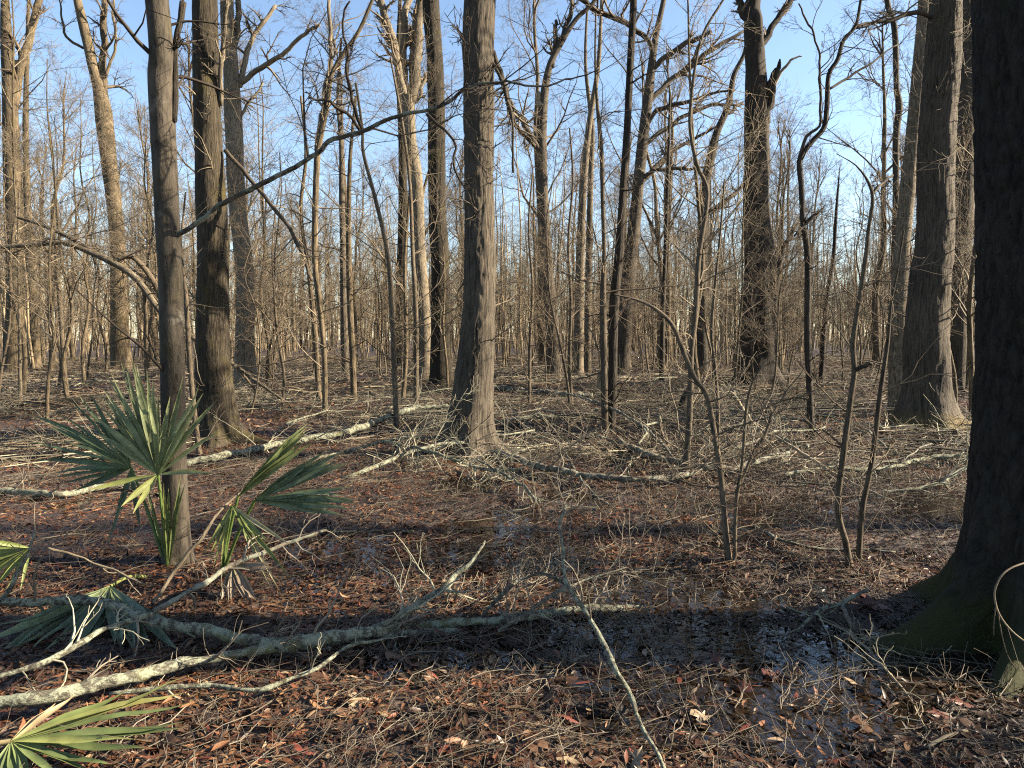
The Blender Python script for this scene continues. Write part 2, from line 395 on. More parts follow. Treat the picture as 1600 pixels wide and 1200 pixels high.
m, t, b = mat("puddle_water"); M['water'] = m
b.inputs["Base Color"].default_value = (.012, .008, .005, 1); b.inputs["Roughness"].default_value = .04; b.inputs["IOR"].default_value = 1.5
b.inputs["Specular IOR Level"].default_value = .5
tc = N(t, "ShaderNodeTexCoord"); n = N(t, "ShaderNodeTexNoise", i_Scale=14., i_Detail=3.0); t.links.new(tc.outputs["Object"], n.inputs["Vector"])
bp = N(t, "ShaderNodeBump", i_Strength=.35, i_Distance=.004); t.links.new(n.outputs["Fac"], bp.inputs["Height"]); t.links.new(bp.outputs[0], b.inputs["Normal"])

# ------------------------------------------------------------------ ground sheet and water
def axis(lo, hi, step, far, g=1.16):
    a = list(np.arange(lo, hi + 1e-6, step)); s = step
    while a[-1] < far: s *= g; a.append(a[-1] + s)
    s = step; pre = []; x = lo
    while x > -far: s *= g; x -= s; pre.append(x)
    return np.array(pre[::-1] + a)
xs, ys = axis(-5.5, 5.5, .045, 420), axis(1.5, 10.5, .045, 420)
X, Y = np.meshgrid(xs, ys); Z = gz(X, Y)
far = np.hypot(X, Y); Z = np.where(far > 200, Z * np.clip((420 - far) / 220, 0, 1), Z)
idx = np.arange(X.size).reshape(X.shape)
q = np.stack([idx[:-1, :-1], idx[:-1, 1:], idx[1:, 1:], idx[1:, :-1]], -1)
ground = kind(obj("ground", mesh_np("ground", np.stack([X, Y, Z], -1), q), M['ground']), "structure")
wx0, wx1, wy0, wy1 = -6, 7.5, 1.5, 15
water = kind(obj("water", mesh_np("water", [[wx0, wy0, WATER_Z], [wx1, wy0, WATER_Z], [wx1, wy1, WATER_Z], [wx0, wy1, WATER_Z]], [[0, 1, 2, 3]]), M['water']), "structure")

# ------------------------------------------------------------------ leaf litter
PAL = np.array([[.20, .090, .045], [.26, .130, .065], [.155, .065, .038], [.31, .185, .105], [.11, .055, .035], [.22, .085, .042], [.38, .27, .17], [.17, .11, .07], [.09, .052, .038], [.18, .05, .03]])
PW = np.array([.15, .14, .13, .11, .13, .07, .06, .11, .09, .02]); PW = PW / PW.sum()
def leaf_stations(n):
    s = np.linspace(0, 1, n + 2); return s, np.sin(np.pi * s ** .85) ** .8
def leaves(x, y, zoff, length, width, colr, st, tilt=.35, curl=.5):
    """lanceolate curled leaves; vertices: base, st x (left, mid, right), tip"""
    n = len(x); z0 = np.maximum(gz(x, y), WATER_Z + .001) + zoff
    yaw = rng.uniform(0, 2 * math.pi, n); p, r = rng.normal(0, tilt, n), rng.normal(0, tilt * 1.3, n)
    ax = np.stack([np.cos(yaw) * np.cos(p), np.sin(yaw) * np.cos(p), np.sin(p)], -1)
    side = np.stack([-np.sin(yaw), np.cos(yaw), np.zeros(n)], -1); up = np.cross(ax, side)
    side, up = np.cos(r)[:, None] * side + np.sin(r)[:, None] * up, np.cos(r)[:, None] * up - np.sin(r)[:, None] * side
    s, wd = leaf_stations(st); cu = rng.normal(0, curl, n); fold = rng.uniform(-.3, .9, n)
    c = np.stack([x, y, z0], -1)
    out = []
    for i, (a, ww) in enumerate(zip(s, wd)):
        mid = c + ax * ((a - .5) * length)[:, None] + up * (cu * length * (a - .5) ** 2 * 1.6)[:, None]
        if i in (0, st + 1): out.append(mid)
        else:
            e = side * (ww * width * .5)[:, None]; l = up * (ww * width * .5 * fold)[:, None]
            out += [mid - e + l, mid, mid + e + l]
    V = np.stack(out, 1); k = V.shape[1]
    V[..., 2] = np.maximum(V[..., 2], (np.maximum(gz(x, y), WATER_Z) - .004)[:, None])
    T = []
    T += [[0, 2, 1], [0, 3, 2]]
    for i in range(st - 1):
        a = 1 + 3 * i; b2 = a + 3
        T += [[a, a + 1, b2 + 1], [a, b2 + 1, b2], [a + 1, a + 2, b2 + 2], [a + 1, b2 + 2, b2 + 1]]
    a = 1 + 3 * (st - 1); T += [[a, a + 1, k - 1], [a + 1, a + 2, k - 1]]
    T = (np.array(T)[None] + (np.arange(n) * k)[:, None, None]).reshape(-1, 3)
    C = np.repeat(colr, k, 0)
    return V.reshape(-1, 3), T, C
def scatter(n, d0, d1, half):
    """points in a wedge ahead of the camera, even in area"""
    d = np.sqrt(rng.uniform(d0 * d0, d1 * d1, n)); a = rng.uniform(-half, half, n)
    return d * np.sin(a), d * np.cos(a)
def damp(x, y):
    """how soaked the floor lies: 0 dry on the palmetto side .. 0.8 on the flat toward the buttressed trunk"""
    side = np.clip((x + .2 - .04 * y) / 1.8, 0, 1)
    return np.clip(.02 + .40 * side + 1.5 * fbm(x * .75 + 4, y * .9, seed=33), 0, .85) * np.clip((19 - y) / 8, .25, 1)
def leafcols(n, x, y):
    c = PAL[rng.choice(len(PAL), n, p=PW)] * rng.uniform(.45, 1.4, (n, 1))
    tone = np.clip(1 + .5 * fbm(x * .35, y * .35, seed=21) + 1.0 * fbm(x * 2.6, y * 2.6, seed=23, o=2) * np.clip((9 - y) / 3, 0, 1), .25, 1.7)
    wet = np.clip(puddle(x, y) * 1.5 + damp(x, y), 0, 1)
    c = c * tone[:, None] * (1 - .66 * wet[:, None]) * np.where(y < 6, .50, .66)[:, None]
    return c * np.array([[1.03, .98, .88]]), wet
Vs, Ts, Cs, off = [], [], [], 0
def put(V, T, C):
    global off
    Vs.append(V); Ts.append(T + off); Cs.append(C); off += len(V)
for n, d0, d1, st, l0, l1 in ((50000, 2.0, 6.0, 2, .020, .096), (52000, 6.0, 12, 1, .05, .10), (48000, 12, 26, 1, .08, .16), (20000, 26, 60, 1, .16, .34)):
    x, y = scatter(n, d0, d1, R(46)); c, wet = leafcols(n, x, y)
    keep = rng.uniform(0, 1, n) > np.clip((puddle(x, y) - .25) * 1.1 + .6 * (damp(x, y) - .25), 0, .86)
    x, y, c = x[keep], y[keep], c[keep]; n = len(x)
    ln = l0 + (l1 - l0) * rng.uniform(0, 1, n) ** 1.4
    put(*leaves(x, y, rng.uniform(.002, .022, n), ln, ln * rng.uniform(.13, .36, n), c, st, tilt=.15 if d0 < 12 else .32, curl=.4))
litter = kind(obj("leaf_litter", mesh_np("leaf_litter", np.concatenate(Vs), None, colr=np.concatenate(Cs), tri=np.concatenate(Ts)), M['leaf']), "stuff")

# the largest leaves near the lens, one object each, sharing a few meshes
def lobed_leaf():
    a = np.linspace(-1, 1, 15); pts = []
    for i, u in enumerate(a):
        rr = .075 if i % 2 == 0 else .030
        th = math.pi / 2 + u * 2.6; pts.append([rr * math.cos(th), rr * math.sin(th) * 1.15 + .02, .012 * math.sin(i * 2.1)])
    V = np.array([[0, 0, .006]] + pts + [[0, -.07, .004]]); T = [[0, i + 1, i + 2] for i in range(14)] + [[0, 15, 16], [0, 16, 1]]
    return V, np.array(T)
pieces = []
for i in range(9):
    c = PAL[[0, 1, 3, 6, 5, 2, 9, 1, 4][i]] * .8
    one = np.zeros(1); V, T, C = leaves(one, one + 900., one, np.array([.085 + .005 * i]), np.array([.024 + .002 * (i % 4)]), c[None], 3, tilt=.15, curl=.8)
    V = V - V.mean(0); pieces.append(mesh_np("leaf", V, None, colr=C, tri=T)); pieces[-1].materials.append(M['leaf'])
for c in ([.085, .028, .018], [.10, .054, .03], [.25, .19, .12]):
    V, T = lobed_leaf(); pieces.append(mesh_np("lobed_leaf", V, None, colr=np.tile(c, (len(V), 1)), tri=T)); pieces[-1].materials.append(M['leaf'])
x, y = scatter(300, 2.35, 3.6, R(40))
for i in range(300):
    k = rng.choice(12, p=[.092] * 9 + [.032, .12, .02]); o = obj("leaf", pieces[k], None, litter)
    o.location = (x[i], y[i], max(gz(x[i], y[i]), WATER_Z) + rng.uniform(.010, .026))
    o.rotation_euler = (rng.normal(0, .25), rng.normal(0, .25), rng.uniform(0, 6.28)); s_ = rng.uniform(.55, .95); o.scale = (s_, s_, s_)
for px_, py_, s_ in ((1370, 955, 1.3), (1470, 1125, .6), (1345, 940, .8), (1505, 1110, .6)):
    p = gnd(px_, py_); o = obj("leaf", pieces[9], None, litter); o.location = (p[0], p[1], gz(p[0], p[1]) + .03); o.rotation_euler = (.25, 0, 1.0); o.scale = (s_,) * 3

# ------------------------------------------------------------------ crowns shared by tall trees
def crown_tubes(P, Rd, nl=13, t0=.35, ll=(.22, .34), nb=(7, 7, 5), up=.10, s0=6):
    t = Tubes()
    a, ra = grow(P, Rd, nl, (t0, .97), (R(28), R(62)), ll, 7, up=up, wig=.16, rr=.5)
    t.add(a, ra, s0)
    e, re = grow(P, Rd, 5, (.9, 1.0), (R(10), R(40)), (.12, .2), 6, up=.1, wig=.15, rr=.9); t.add(e, re, 5)
    b, rb = grow(a, ra, nb[0], (.2, 1), (R(25), R(65)), (.3, .6), 6, up=.05, wig=.2, rr=.6); t.add(b, rb, 4)
    b2, rb2 = grow(e, re, nb[0], (.2, 1), (R(25), R(65)), (.3, .6), 5, up=.05, wig=.2, rr=.6, rmin=.003); t.add(b2, rb2, 3)
    c, rc = grow(b, rb, nb[1], (.15, 1), (R(25), R(65)), (.3, .6), 4, up=.03, wig=.22, rr=.6, rmin=.004); t.add(c, rc, 3)
    d, rd = grow(c, rc, nb[2], (.2, 1), (R(25), R(60)), (.35, .7), 4, up=.03, wig=.22, rr=.7, rmin=.0032); t.add(d, rd, 3)
    return t
def wander(H, k, amp, lean=0.0):
    z = np.linspace(-.25, H, k); a = rng.uniform(0, 6.28)
    x = np.cumsum(rng.normal(0, amp, k)); y = np.cumsum(rng.normal(0, amp, k))
    f = np.linspace(0, 1, k)
    return np.stack([x - x[1] + lean * math.cos(a) * f * H, y - y[1] + lean * math.sin(a) * f * H, z], -1)
CANOPY = []
for i in range(6):
    H = [24, 21, 26, 19, 23, 17][i]; r0 = [.33, .25, .40, .20, .28, .16][i]
    P = smooth_line(wander(H, 9, .20, [.02, .05, .01, .06, .03, .07][i]), 26); f = np.linspace(0, 1, 26)
    Rd = r0 * (1 - .78 * f)
    tm = trunk_mesh("trunk", P, Rd, 14, flare=.5, bump=.05, seed=i * 7)
    t = Tubes()
    if i % 3 == 0:                                             # forked stem
        j = 9 + 2 * (i // 3); d = norm(P[j + 1] - P[j]); base = P[j]
        side = np.array([rng.choice([-1, 1]) * .35, rng.normal(0, .2), 1.0])
        Q = base + np.linspace(0, 1, 12)[:, None] * norm(side) * (H - base[2]) * .8; Q[1:] += np.cumsum(rng.normal(0, .10, (11, 3)), 0)
        RQ = Rd[j] * .72 * (1 - .8 * np.linspace(0, 1, 12)); t.add(Q, RQ, 9)
        c2 = crown_tubes(Q[None], RQ[None], 6, .3, (.25, .4), (6, 6, 4))
        for a_ in ('V', 'U'): getattr(t, a_).extend(getattr(c2, a_))
        t.Q += [q + t.n for q in c2.Q]; t.n += c2.n
    c1 = crown_tubes(P[None], Rd[None], 13, .33)
    t.V += c1.V; t.U += c1.U; t.Q += [q + t.n for q in c1.Q]; t.n += c1.n
    CANOPY.append((tm, t.mesh("crown"), H)); tm.materials.append(M['far']); CANOPY[-1][1].materials.append(M['twig'])
UNDER = []
for i in range(6):
    H = [9, 7, 11, 6, 12, 8][i]; r0 = [.055, .04, .07, .03, .075, .05][i]
    P = smooth_line(wander(H, 8, .14, [.05, .12, .04, .10, .06, .18][i]), 20); Rd = r0 * (1 - .85 * np.linspace(0, 1, 20))
    tm = Tubes().add(P, Rd, 8).mesh("trunk"); t = Tubes()
    a, ra = grow(P[None], Rd[None], 20, (.22, .98), (R(35), R(70)), (.18, .36), 7, up=.05, wig=.18, rr=.5, rmin=.004); t.add(a, ra, 4)
    b_, rb = grow(a, ra, 8, (.15, 1), (R(25), R(60)), (.3, .55), 5, up=.02, wig=.2, rr=.6, rmin=.0035); t.add(b_, rb, 3)
    c, rc = grow(b_, rb, 6, (.15, 1), (R(25), R(55)), (.35, .65), 4, up=.02, wig=.2, rr=.7, rmin=.0028); t.add(c, rc, 3)
    UNDER.append((tm, t.mesh("crown"), H)); tm.materials.append(M['stem'] if i % 2 else M['far']); UNDER[-1][1].materials.append(M['twig_pale'] if i % 2 == 0 else M['twig'])

# ------------------------------------------------------------------ traced trees
TREES = []     # (screen x, phrase) of landmark trees, for the labels of their neighbours
def from_px(pts, depth, drift=0.0):
    p = np.array([np.append(at(a, b_, depth), w_ * pxsize(depth) * .5) for a, b_, w_ in pts])
    f = np.linspace(0, 1, len(p))
    if drift:
        p2 = []
        for (a, b_, w_), ff in zip(pts, f):
            dd = depth + drift * ff; p2.append(np.append(at(a, b_, dd), w_ * pxsize(dd) * .5))
        p = np.array(p2)
    return p
def tree(name, label, cat, pts, m, base=None, depth=None, top=20.0, limbs=(), twigs=0, sub=0, flare=.5, S=20, step=.16, flare_h=.35, bump=.05, ridge=0., crown=None, twm='twig', tl=(.25, 1.0), group=None, ts=(0.05, .95), tw2=5, tw3=0, lobes=5, wob=0.0, lobe_list=None, trrr=.16, toe=.32):
    d = depth if depth is not None else gnd(pts[0][0], base or pts[0][1])[1]
    pts = [(a, b_, w_ * (.85 if w_ < 14 else 1.0)) for a, b_, w_ in pts]
    p = from_px(pts, d)
    gzv = float(gz(p[0, 0], p[0, 1])); p[0, 2] = gzv - .12
    vis_top = p[-1, 2]
    if top and vis_top < top and pts[-1][1] <= 8:
        dirv = norm(p[-1, :3] - p[-2, :3]); dirv = norm(dirv + np.array([0, 0, .6])); n = 4
        for i in range(1, n + 1):
            f = i / n; q = p[len(pts) - 1, :3] + dirv * (top - vis_top) * f; q[:2] += rng.normal(0, .15 * (top - vis_top) / 10, 2)
            p = np.vstack([p, np.append(q, p[len(pts) - 1, 3] * (1 - .75 * f))])
    L = np.linalg.norm(np.diff(p[:, :3], axis=0), axis=1).sum()
    K = int(np.clip(L / step, 14, 420)); c = smooth_line(p, K)
    if top and vis_top < top and pts[-1][1] <= 8 and L / step > 60:
        lim = vis_top + .8; c = smooth_line(p, 1600); low = np.nonzero(c[:, 2] <= lim)[0][-1]; kf = int(np.clip(lim / step, 30, 420))
        c = c[np.unique(np.concatenate([np.linspace(0, low, kf).astype(int), np.linspace(low, 1599, 22).astype(int)]))]; K = len(c)
    if wob: c[2:, 1] += wob * fbm(np.arange(K - 2) * .15, np.zeros(K - 2), seed=int(pts[0][0]))
    P, Rd = c[:, :3], np.maximum(c[:, 3], .003)
    loc = np.array([P[0, 0], P[0, 1], gzv])
    root = thing(name, label, cat, loc, group)
    obj("trunk", trunk_mesh("trunk", P, Rd, S, flare=flare, flare_h=flare_h, bump=bump, ridge=ridge, off=loc, seed=int(pts[0][0]), fz0=gzv, lobes=lobes, lobe_list=lobe_list, toe=toe), M[m], root)
    lp = []
    for lm in limbs:
        lpts, drift = lm[0], lm[1]; lmat = lm[2] if len(lm) > 2 else m
        q = from_px(lpts, d, drift); Kq = max(8, len(lpts) * 4); c2 = smooth_line(q, Kq)
        kq = np.arange(Kq) * .35
        for q_ in range(3): c2[:, q_] += .05 * d / 10 * fbm(kq, kq * 0, seed=500 + q_ + int(lpts[0][1])) * np.minimum(1, np.arange(Kq) / 4)
        rq = np.maximum(c2[:, 3], .003)
        obj("limb", Tubes().add(c2[:, :3], rq, 10, cap=True).mesh("limb", loc), M[lmat], root)
        lp.append((c2[:, :3], rq, lm[3] if len(lm) > 3 else (sub or 7)))
    t = Tubes()
    hidden = P[:, 2] < (vis_top + 2 if vis_top < top else 1e9)
    if twigs:
        Pv, Rv = P[hidden], Rd[hidden]
        a, ra = grow(Pv[None], np.minimum(Rv, .05)[None], twigs, ts, (R(40), R(85)), tl, 6, up=.02, wig=.22, rr=trrr * 2, abslen=True, rmin=.003); t.add(a, ra, 4)
        b_, rb = grow(a, ra, tw2, (.15, 1), (R(25), R(65)), (.3, .65), 5, wig=.25, rr=.7, rmin=.0022); t.add(b_, rb, 3)
        if tw3:
            c3, rc3 = grow(b_, rb, tw3, (.15, 1), (R(25), R(65)), (.35, .7), 4, wig=.25, rr=.75, rmin=.0020); t.add(c3, rc3, 3)
    for Pq, rq, n in lp:
        if not n: continue
        a, ra = grow(Pq[None], rq[None], n, (.2, 1), (R(30), R(70)), (.2, .5), 6, up=.05, wig=.22, rr=.55, rmin=.003); t.add(a, ra, 4)
        b_, rb = grow(a, ra, 6, (.15, 1), (R(25), R(65)), (.3, .6), 5, up=.02, wig=.22, rr=.65, rmin=.0024); t.add(b_, rb, 3)
        c3, rc3 = grow(b_, rb, 4, (.15, 1), (R(25), R(65)), (.35, .7), 4, wig=.25, rr=.75, rmin=.002); t.add(c3, rc3, 3)
    if crown is not None:
        upper = P[:, 2] > max(vis_top - .5, 5); Pu, Ru = P[upper], Rd[upper]
        c1 = crown_tubes(Pu[None], Ru[None], crown, .15, (.25, .5), (6, 5, 3)); t.V += c1.V; t.U += c1.U; t.Q += [q + t.n for q in c1.Q]; t.n += c1.n
    if t.n: obj("crown", t.mesh("crown", loc), M[twm], root)
    TREES.append((pts[0][0], d)); return root

# --- near and middle trees, traced foot to top of frame: (x, y, width) in photo pixels
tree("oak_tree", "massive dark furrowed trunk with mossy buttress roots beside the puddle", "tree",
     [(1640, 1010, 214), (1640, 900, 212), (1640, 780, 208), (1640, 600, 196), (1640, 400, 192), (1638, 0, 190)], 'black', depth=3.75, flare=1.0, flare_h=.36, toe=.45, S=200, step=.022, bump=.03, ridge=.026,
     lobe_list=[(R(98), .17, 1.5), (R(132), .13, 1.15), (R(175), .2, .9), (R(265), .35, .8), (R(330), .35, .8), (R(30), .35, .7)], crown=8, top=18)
tree("oak_tree", "big straight trunk with fine vertical bark and flared foot, sunlit down one half, mid-forest", "tree",
     [(735, 712, 76), (734, 683, 70), (740, 600, 60), (747, 500, 52), (750, 400, 47), (748, 267, 45), (748, 133, 45), (750, 0, 46)], 'plain', base=714, twigs=26, flare=1.0, flare_h=.30, lobe_list=[(R(75), .28, .8), (R(130), .22, 1.1), (R(185), .25, .7), (R(240), .22, 1.1), (R(290), .3, .8), (R(0), .4, .8)], S=84, step=.04, bump=.045, ridge=.016, twm='twig_pale', crown=8,
     limbs=[([(768, 95, 5), (790, 140, 5), (800, 190, 4), (803, 270, 4)], -.6, 'stem_dark'), ([(770, 80, 8), (785, 130, 9), (805, 190, 7), (835, 230, 6)], .8, 'plain'), ([(745, 82, 5), (725, 55, 4), (715, 40, 2)], .3, 'stem_dark')])
tree("oak_tree", "stout mossy dark trunk behind the slim tree and palmetto, base flaring into leaf litter", "tree",
     [(338, 690, 66), (337, 633, 56), (333, 567, 50), (333, 450, 46), (333, 367, 45), (328, 267, 42), (322, 133, 38), (320, 0, 36)], 'mossy', base=690, twigs=22, flare=1.0, lobe_list=[(R(80), .25, .9), (R(140), .25, .7), (R(200), .25, .8), (R(262), .22, 1.3), (R(330), .4, .8)], S=64, step=.05, bump=.07, ridge=.010, flare_h=.28, twm='twig_pale', crown=8,
     limbs=[([(345, 165, 7), (346, 120, 7), (347, 60, 6), (352, 0, 6)], -.3, 'pale'), ([(352, 235, 7), (400, 290, 6), (440, 340, 6), (475, 400, 5), (490, 440, 4)], -.5, 'stem')])
tree("hornbeam_tree", "slim mottled grey-brown trunk rising right behind the upright palmetto fan", "tree",
     [(276, 880, 46), (275, 800, 38), (272, 720, 37), (270, 600, 36), (267, 450, 35), (262, 350, 35), (257, 250, 35), (251, 130, 36), (245, 0, 33)], 'mottled', base=882, flare=.25, S=40, step=.05, bump=.04, twigs=8, top=14, crown=6, flare_h=.15,
     limbs=[([(272, 190, 9), (272, 100, 9), (277, 50, 9), (288, 0, 10)], .05, 'dark'),
            ([(268, 372, 11.9), (282, 363, 7.7), (317, 340, 7.7), (353, 316, 7.7), (400, 292, 7.7), (450, 264, 7.1), (490, 241, 7.1), (523, 217, 7.1), (563, 203, 6.5), (600, 190, 5.9), (630, 178, 5.9), (667, 173, 5.4), (700, 160, 5.4), (727, 138, 4.7), (767, 132, 4.2), (800, 127, 3.5), (850, 137, 3.0), (893, 120, 2.4), (935, 108, 1.8)], -.4, 'log'),
            ([(563, 203, 6), (553, 190, 5), (535, 172, 5), (510, 155, 4), (485, 150, 3)], -.2, 'stem_dark'),
            ([(567, 203, 6), (553, 170, 5), (545, 130, 5), (541, 80, 4), (537, 20, 3), (545, 0, 3)], -.2, 'stem_dark'),
            ([(667, 178, 5), (690, 200, 4), (715, 228, 4), (710, 258, 4), (730, 300, 3), (745, 345, 2)], -.1, 'stem_dark')], sub=5, twm='twig_dark')
tree("sycamore_tree", "pale patchy-barked trunk just behind the stout mossy trunk", "tree",
     [(385, 605, 34), (383, 533, 29), (383, 433, 27), (372, 333, 26), (365, 200, 26), (360, 100, 22), (355, 0, 19)], 'pale', base=612, twigs=22, flare=.5, S=26, crown=7, tw2=6,
     limbs=[([(365, 75, 9), (373, 40, 9), (372, 0, 8)], .2), ([(374, 135, 9), (383, 95, 8), (400, 50, 7), (432, 8, 5)], .5), ([(376, 130, 8), (402, 110, 8), (435, 90, 7), (460, 65, 6), (500, 38, 5)], -.8, 'deadwood'), ([(375, 182, 5), (395, 155, 4), (412, 132, 3)], .3)])
tree("oak_tree", "straight olive-mossed trunk standing just behind the big sunlit trunk", "tree",
     [(690, 610, 40), (689, 590, 35), (689, 500, 31), (687, 400, 28), (683, 333, 27), (682, 200, 27), (680, 100, 25), (673, 0, 25)], 'mossy', base=612, twigs=24, flare=.45, S=30, crown=8, twm='twig', tw2=6)
tree("forked_tree", "grey trunk splitting into three upright stems high above the fallen lichen limb", "tree",
     [(664, 590, 23), (663, 500, 20), (655, 390, 20), (650, 283, 20), (640, 217, 20), (638, 150, 20)], 'pale', base=597, twigs=14, flare=.4, S=20, top=0, sub=10,
     limbs=[([(635, 165, 13), (630, 133, 12), (613, 67, 12), (592, 0, 11)], -.5), ([(632, 140, 10), (630, 100, 11), (630, 33, 11), (640, -10, 10)], .6), ([(641, 160, 17), (647, 117, 19), (653, 67, 17), (658, 0, 14)], .2), ([(650, 160, 6), (660, 135, 6), (668, 118, 5)], .2)])
tree("oak_tree", "broad black trunk with a snapped side limb, standing alone against open sky", "tree",
     [(1185, 605, 66), (1184, 575, 58), (1185, 500, 52), (1187, 400, 45), (1183, 333, 40), (1182, 200, 37), (1180, 100, 31), (1177, 33, 28), (1177, 0, 22)], 'dark', base=606, twigs=26, flare=.7, S=40, bump=.09, crown=7, twm='twig', tw2=6, flare_h=.4,
     limbs=[([(1188, 212, 17), (1200, 167, 16), (1208, 128, 12), (1213, 110, 8), (1219, 95, 2)], -.4, 'dark', 0), ([(1206, 140, 5), (1216, 120, 5), (1230, 100, 4), (1250, 88, 2)], -.2, 'deadwood', 0), ([(1185, 75, 10), (1200, 55, 10), (1222, 17, 9), (1245, -8, 8)], .5), ([(1170, 35, 11), (1161, 18, 10), (1152, -4, 9)], .2), ([(1205, 520, 7), (1210, 450, 7), (1222, 400, 6), (1240, 360, 5)], -.3)])
tree("oak_tree", "huge grey-brown trunk with pale burl scar and yellow moss at its foot", "tree",
     [(1450, 672, 84), (1448, 650, 78), (1447, 600, 68), (1448, 533, 63), (1453, 433, 56), (1460, 383, 54), (1463, 233, 50), (1473, 100, 49), (1478, 0, 43)], 'burl', base=674, twigs=26, flare=.55, S=72, step=.06, bump=.07, ridge=.02, crown=8, twm='twig_pale',
     limbs=[([(1462, 30, 6), (1430, 20, 7), (1390, 32, 6), (1337, 42, 4)], -.5, 'stem_dark')])
tree("oak_tree", "thick trunk partly hidden between the burl-scarred trunk and massive buttressed trunk", "tree",
     [(1492, 612, 30), (1493, 600, 28), (1497, 433, 33), (1500, 367, 35), (1507, 233, 33), (1511, 100, 30), (1515, 0, 28)], 'plain', base=617, twigs=10, flare=.4, S=26, crown=6)
tree("oak_tree", "greyish trunk tucked close behind the burl-scarred trunk's shaded flank", "tree",
     [(1402, 660, 26), (1403, 567, 27), (1406, 433, 23), (1418, 300, 22), (1432, 150, 20), (1445, 0, 18)], 'pale', base=650, twigs=12, flare=.25, S=22, crown=6)
tree("gum_tree", "tall thin dark trunk leaning slightly, twinned with a thinner grey stem", "tree",
     [(954, 678, 14), (957, 600, 14), (959, 483, 15), (967, 400, 14), (972, 317, 13), (980, 200, 12.5), (985, 100, 12.5), (990, 0, 12)], 'dark', base=680, twigs=22, flare=.3, S=18, flare_h=.15, twm='twig_dark', crown=6, tw2=6)
tree("gum_sapling", "thin grey stem hugging the foot of the tall thin dark trunk", "tree",
     [(946, 682, 12), (944, 600, 13), (942, 467, 12), (944, 400, 8), (942, 320, 8), (940, 240, 8), (933, 160, 6), (930, 90, 4), (931, 20, 3)], 'stem', base=682, twigs=24, flare=.2, S=12, top=0, twm='twig', flare_h=.12, tl=(.5, 1.8), tw2=7)
tree("elm_tree", "leaning grey tree fanning long limbs toward the broad black trunk", "tree",
     [(972, 585, 24), (975, 533, 21), (982, 433, 21), (993, 333, 18), (1003, 233, 17), (1013, 150, 15), (1023, 67, 12), (1037, 0, 9)], 'plain', base=592, twigs=16, flare=.4, S=20, crown=5, sub=12,
     limbs=[([(1000, 290, 8), (1020, 265, 8), (1045, 240, 7), (1080, 222, 5), (1120, 200, 3)], 1.0), ([(1008, 200, 7), (1030, 170, 7), (1065, 163, 6), (1110, 150, 4), (1150, 140, 3)], -1.2),
            ([(1013, 160, 9), (1040, 130, 8), (1080, 105, 8), (1120, 75, 7), (1165, 45, 4)], .6), ([(1018, 110, 9), (1045, 85, 8), (1085, 62, 7), (1110, 45, 5)], -.6), ([(1020, 100, 8), (1015, 70, 7), (985, 40, 8), (930, 15, 8), (902, -4, 7)], -.4),
            ([(1003, 230, 7), (1035, 205, 7), (1075, 180, 6), (1110, 165, 5), (1155, 165, 3)], .4), ([(1000, 280, 7), (1030, 265, 6), (1075, 265, 5), (1100, 262, 3)], -.6)])
tree("ash_tree", "kinked trunk bending and forking upward between two slimmer trees, sky behind", "tree",
     [(867, 590, 25), (862, 500, 21), (853, 400, 19), (850, 330, 17), (848, 267, 15), (847, 187, 15), (857, 110, 12), (877, 67, 10), (900, 30, 8), (930, 0, 7)], 'plain', base=594, twigs=24, flare=.45, S=20, crown=4, sub=9,
     limbs=[([(845, 240, 9), (836, 222, 8), (817, 197, 8), (800, 165, 6), (785, 120, 4)], -.5), ([(862, 105, 9), (866, 60, 7), (868, 30, 5)], .3), ([(848, 175, 11), (842, 155, 10), (840, 143, 6)], 0, 'deadwood', 0), ([(877, 62, 8), (888, 30, 7), (893, 0, 6)], .4)])
tree("ash_tree", "pale slanting trunk bowing toward the broad black trunk high up", "tree",
     [(1097, 565, 19), (1097, 400, 16), (1100, 300, 15), (1110, 250, 14), (1120, 207, 13), (1137, 167, 11), (1147, 117, 9), (1163, 83, 7), (1172, 30, 5), (1178, 0, 4)], 'plain', base=590, twigs=18, flare=.4, S=18, top=0, sub=9,
     limbs=[([(1102, 335, 8), (1125, 320, 8), (1145, 305, 7), (1160, 290, 5)], .4), ([(1135, 178, 6), (1150, 168, 5), (1163, 163, 4)], .3)])
tree("maple_sapling", "slender stem kinking sharply then curving away, rooted by the lichen-crusted log", "tree",
     [(1070, 752, 15), (1073, 715, 12), (1078, 633, 11), (1080, 550, 10), (1087, 483, 10), (1092, 400, 9), (1103, 330, 8), (1105, 293, 7), (1090, 260, 7), (1079, 207, 6), (1079, 167, 6), (1087, 100, 5), (1100, 50, 5), (1130, 0, 4)], 'stem', base=752, twigs=30, flare=.3, S=14, step=.08, top=0, twm='twig_pale', flare_h=.12, tl=(.3, 1.2), tw2=6)
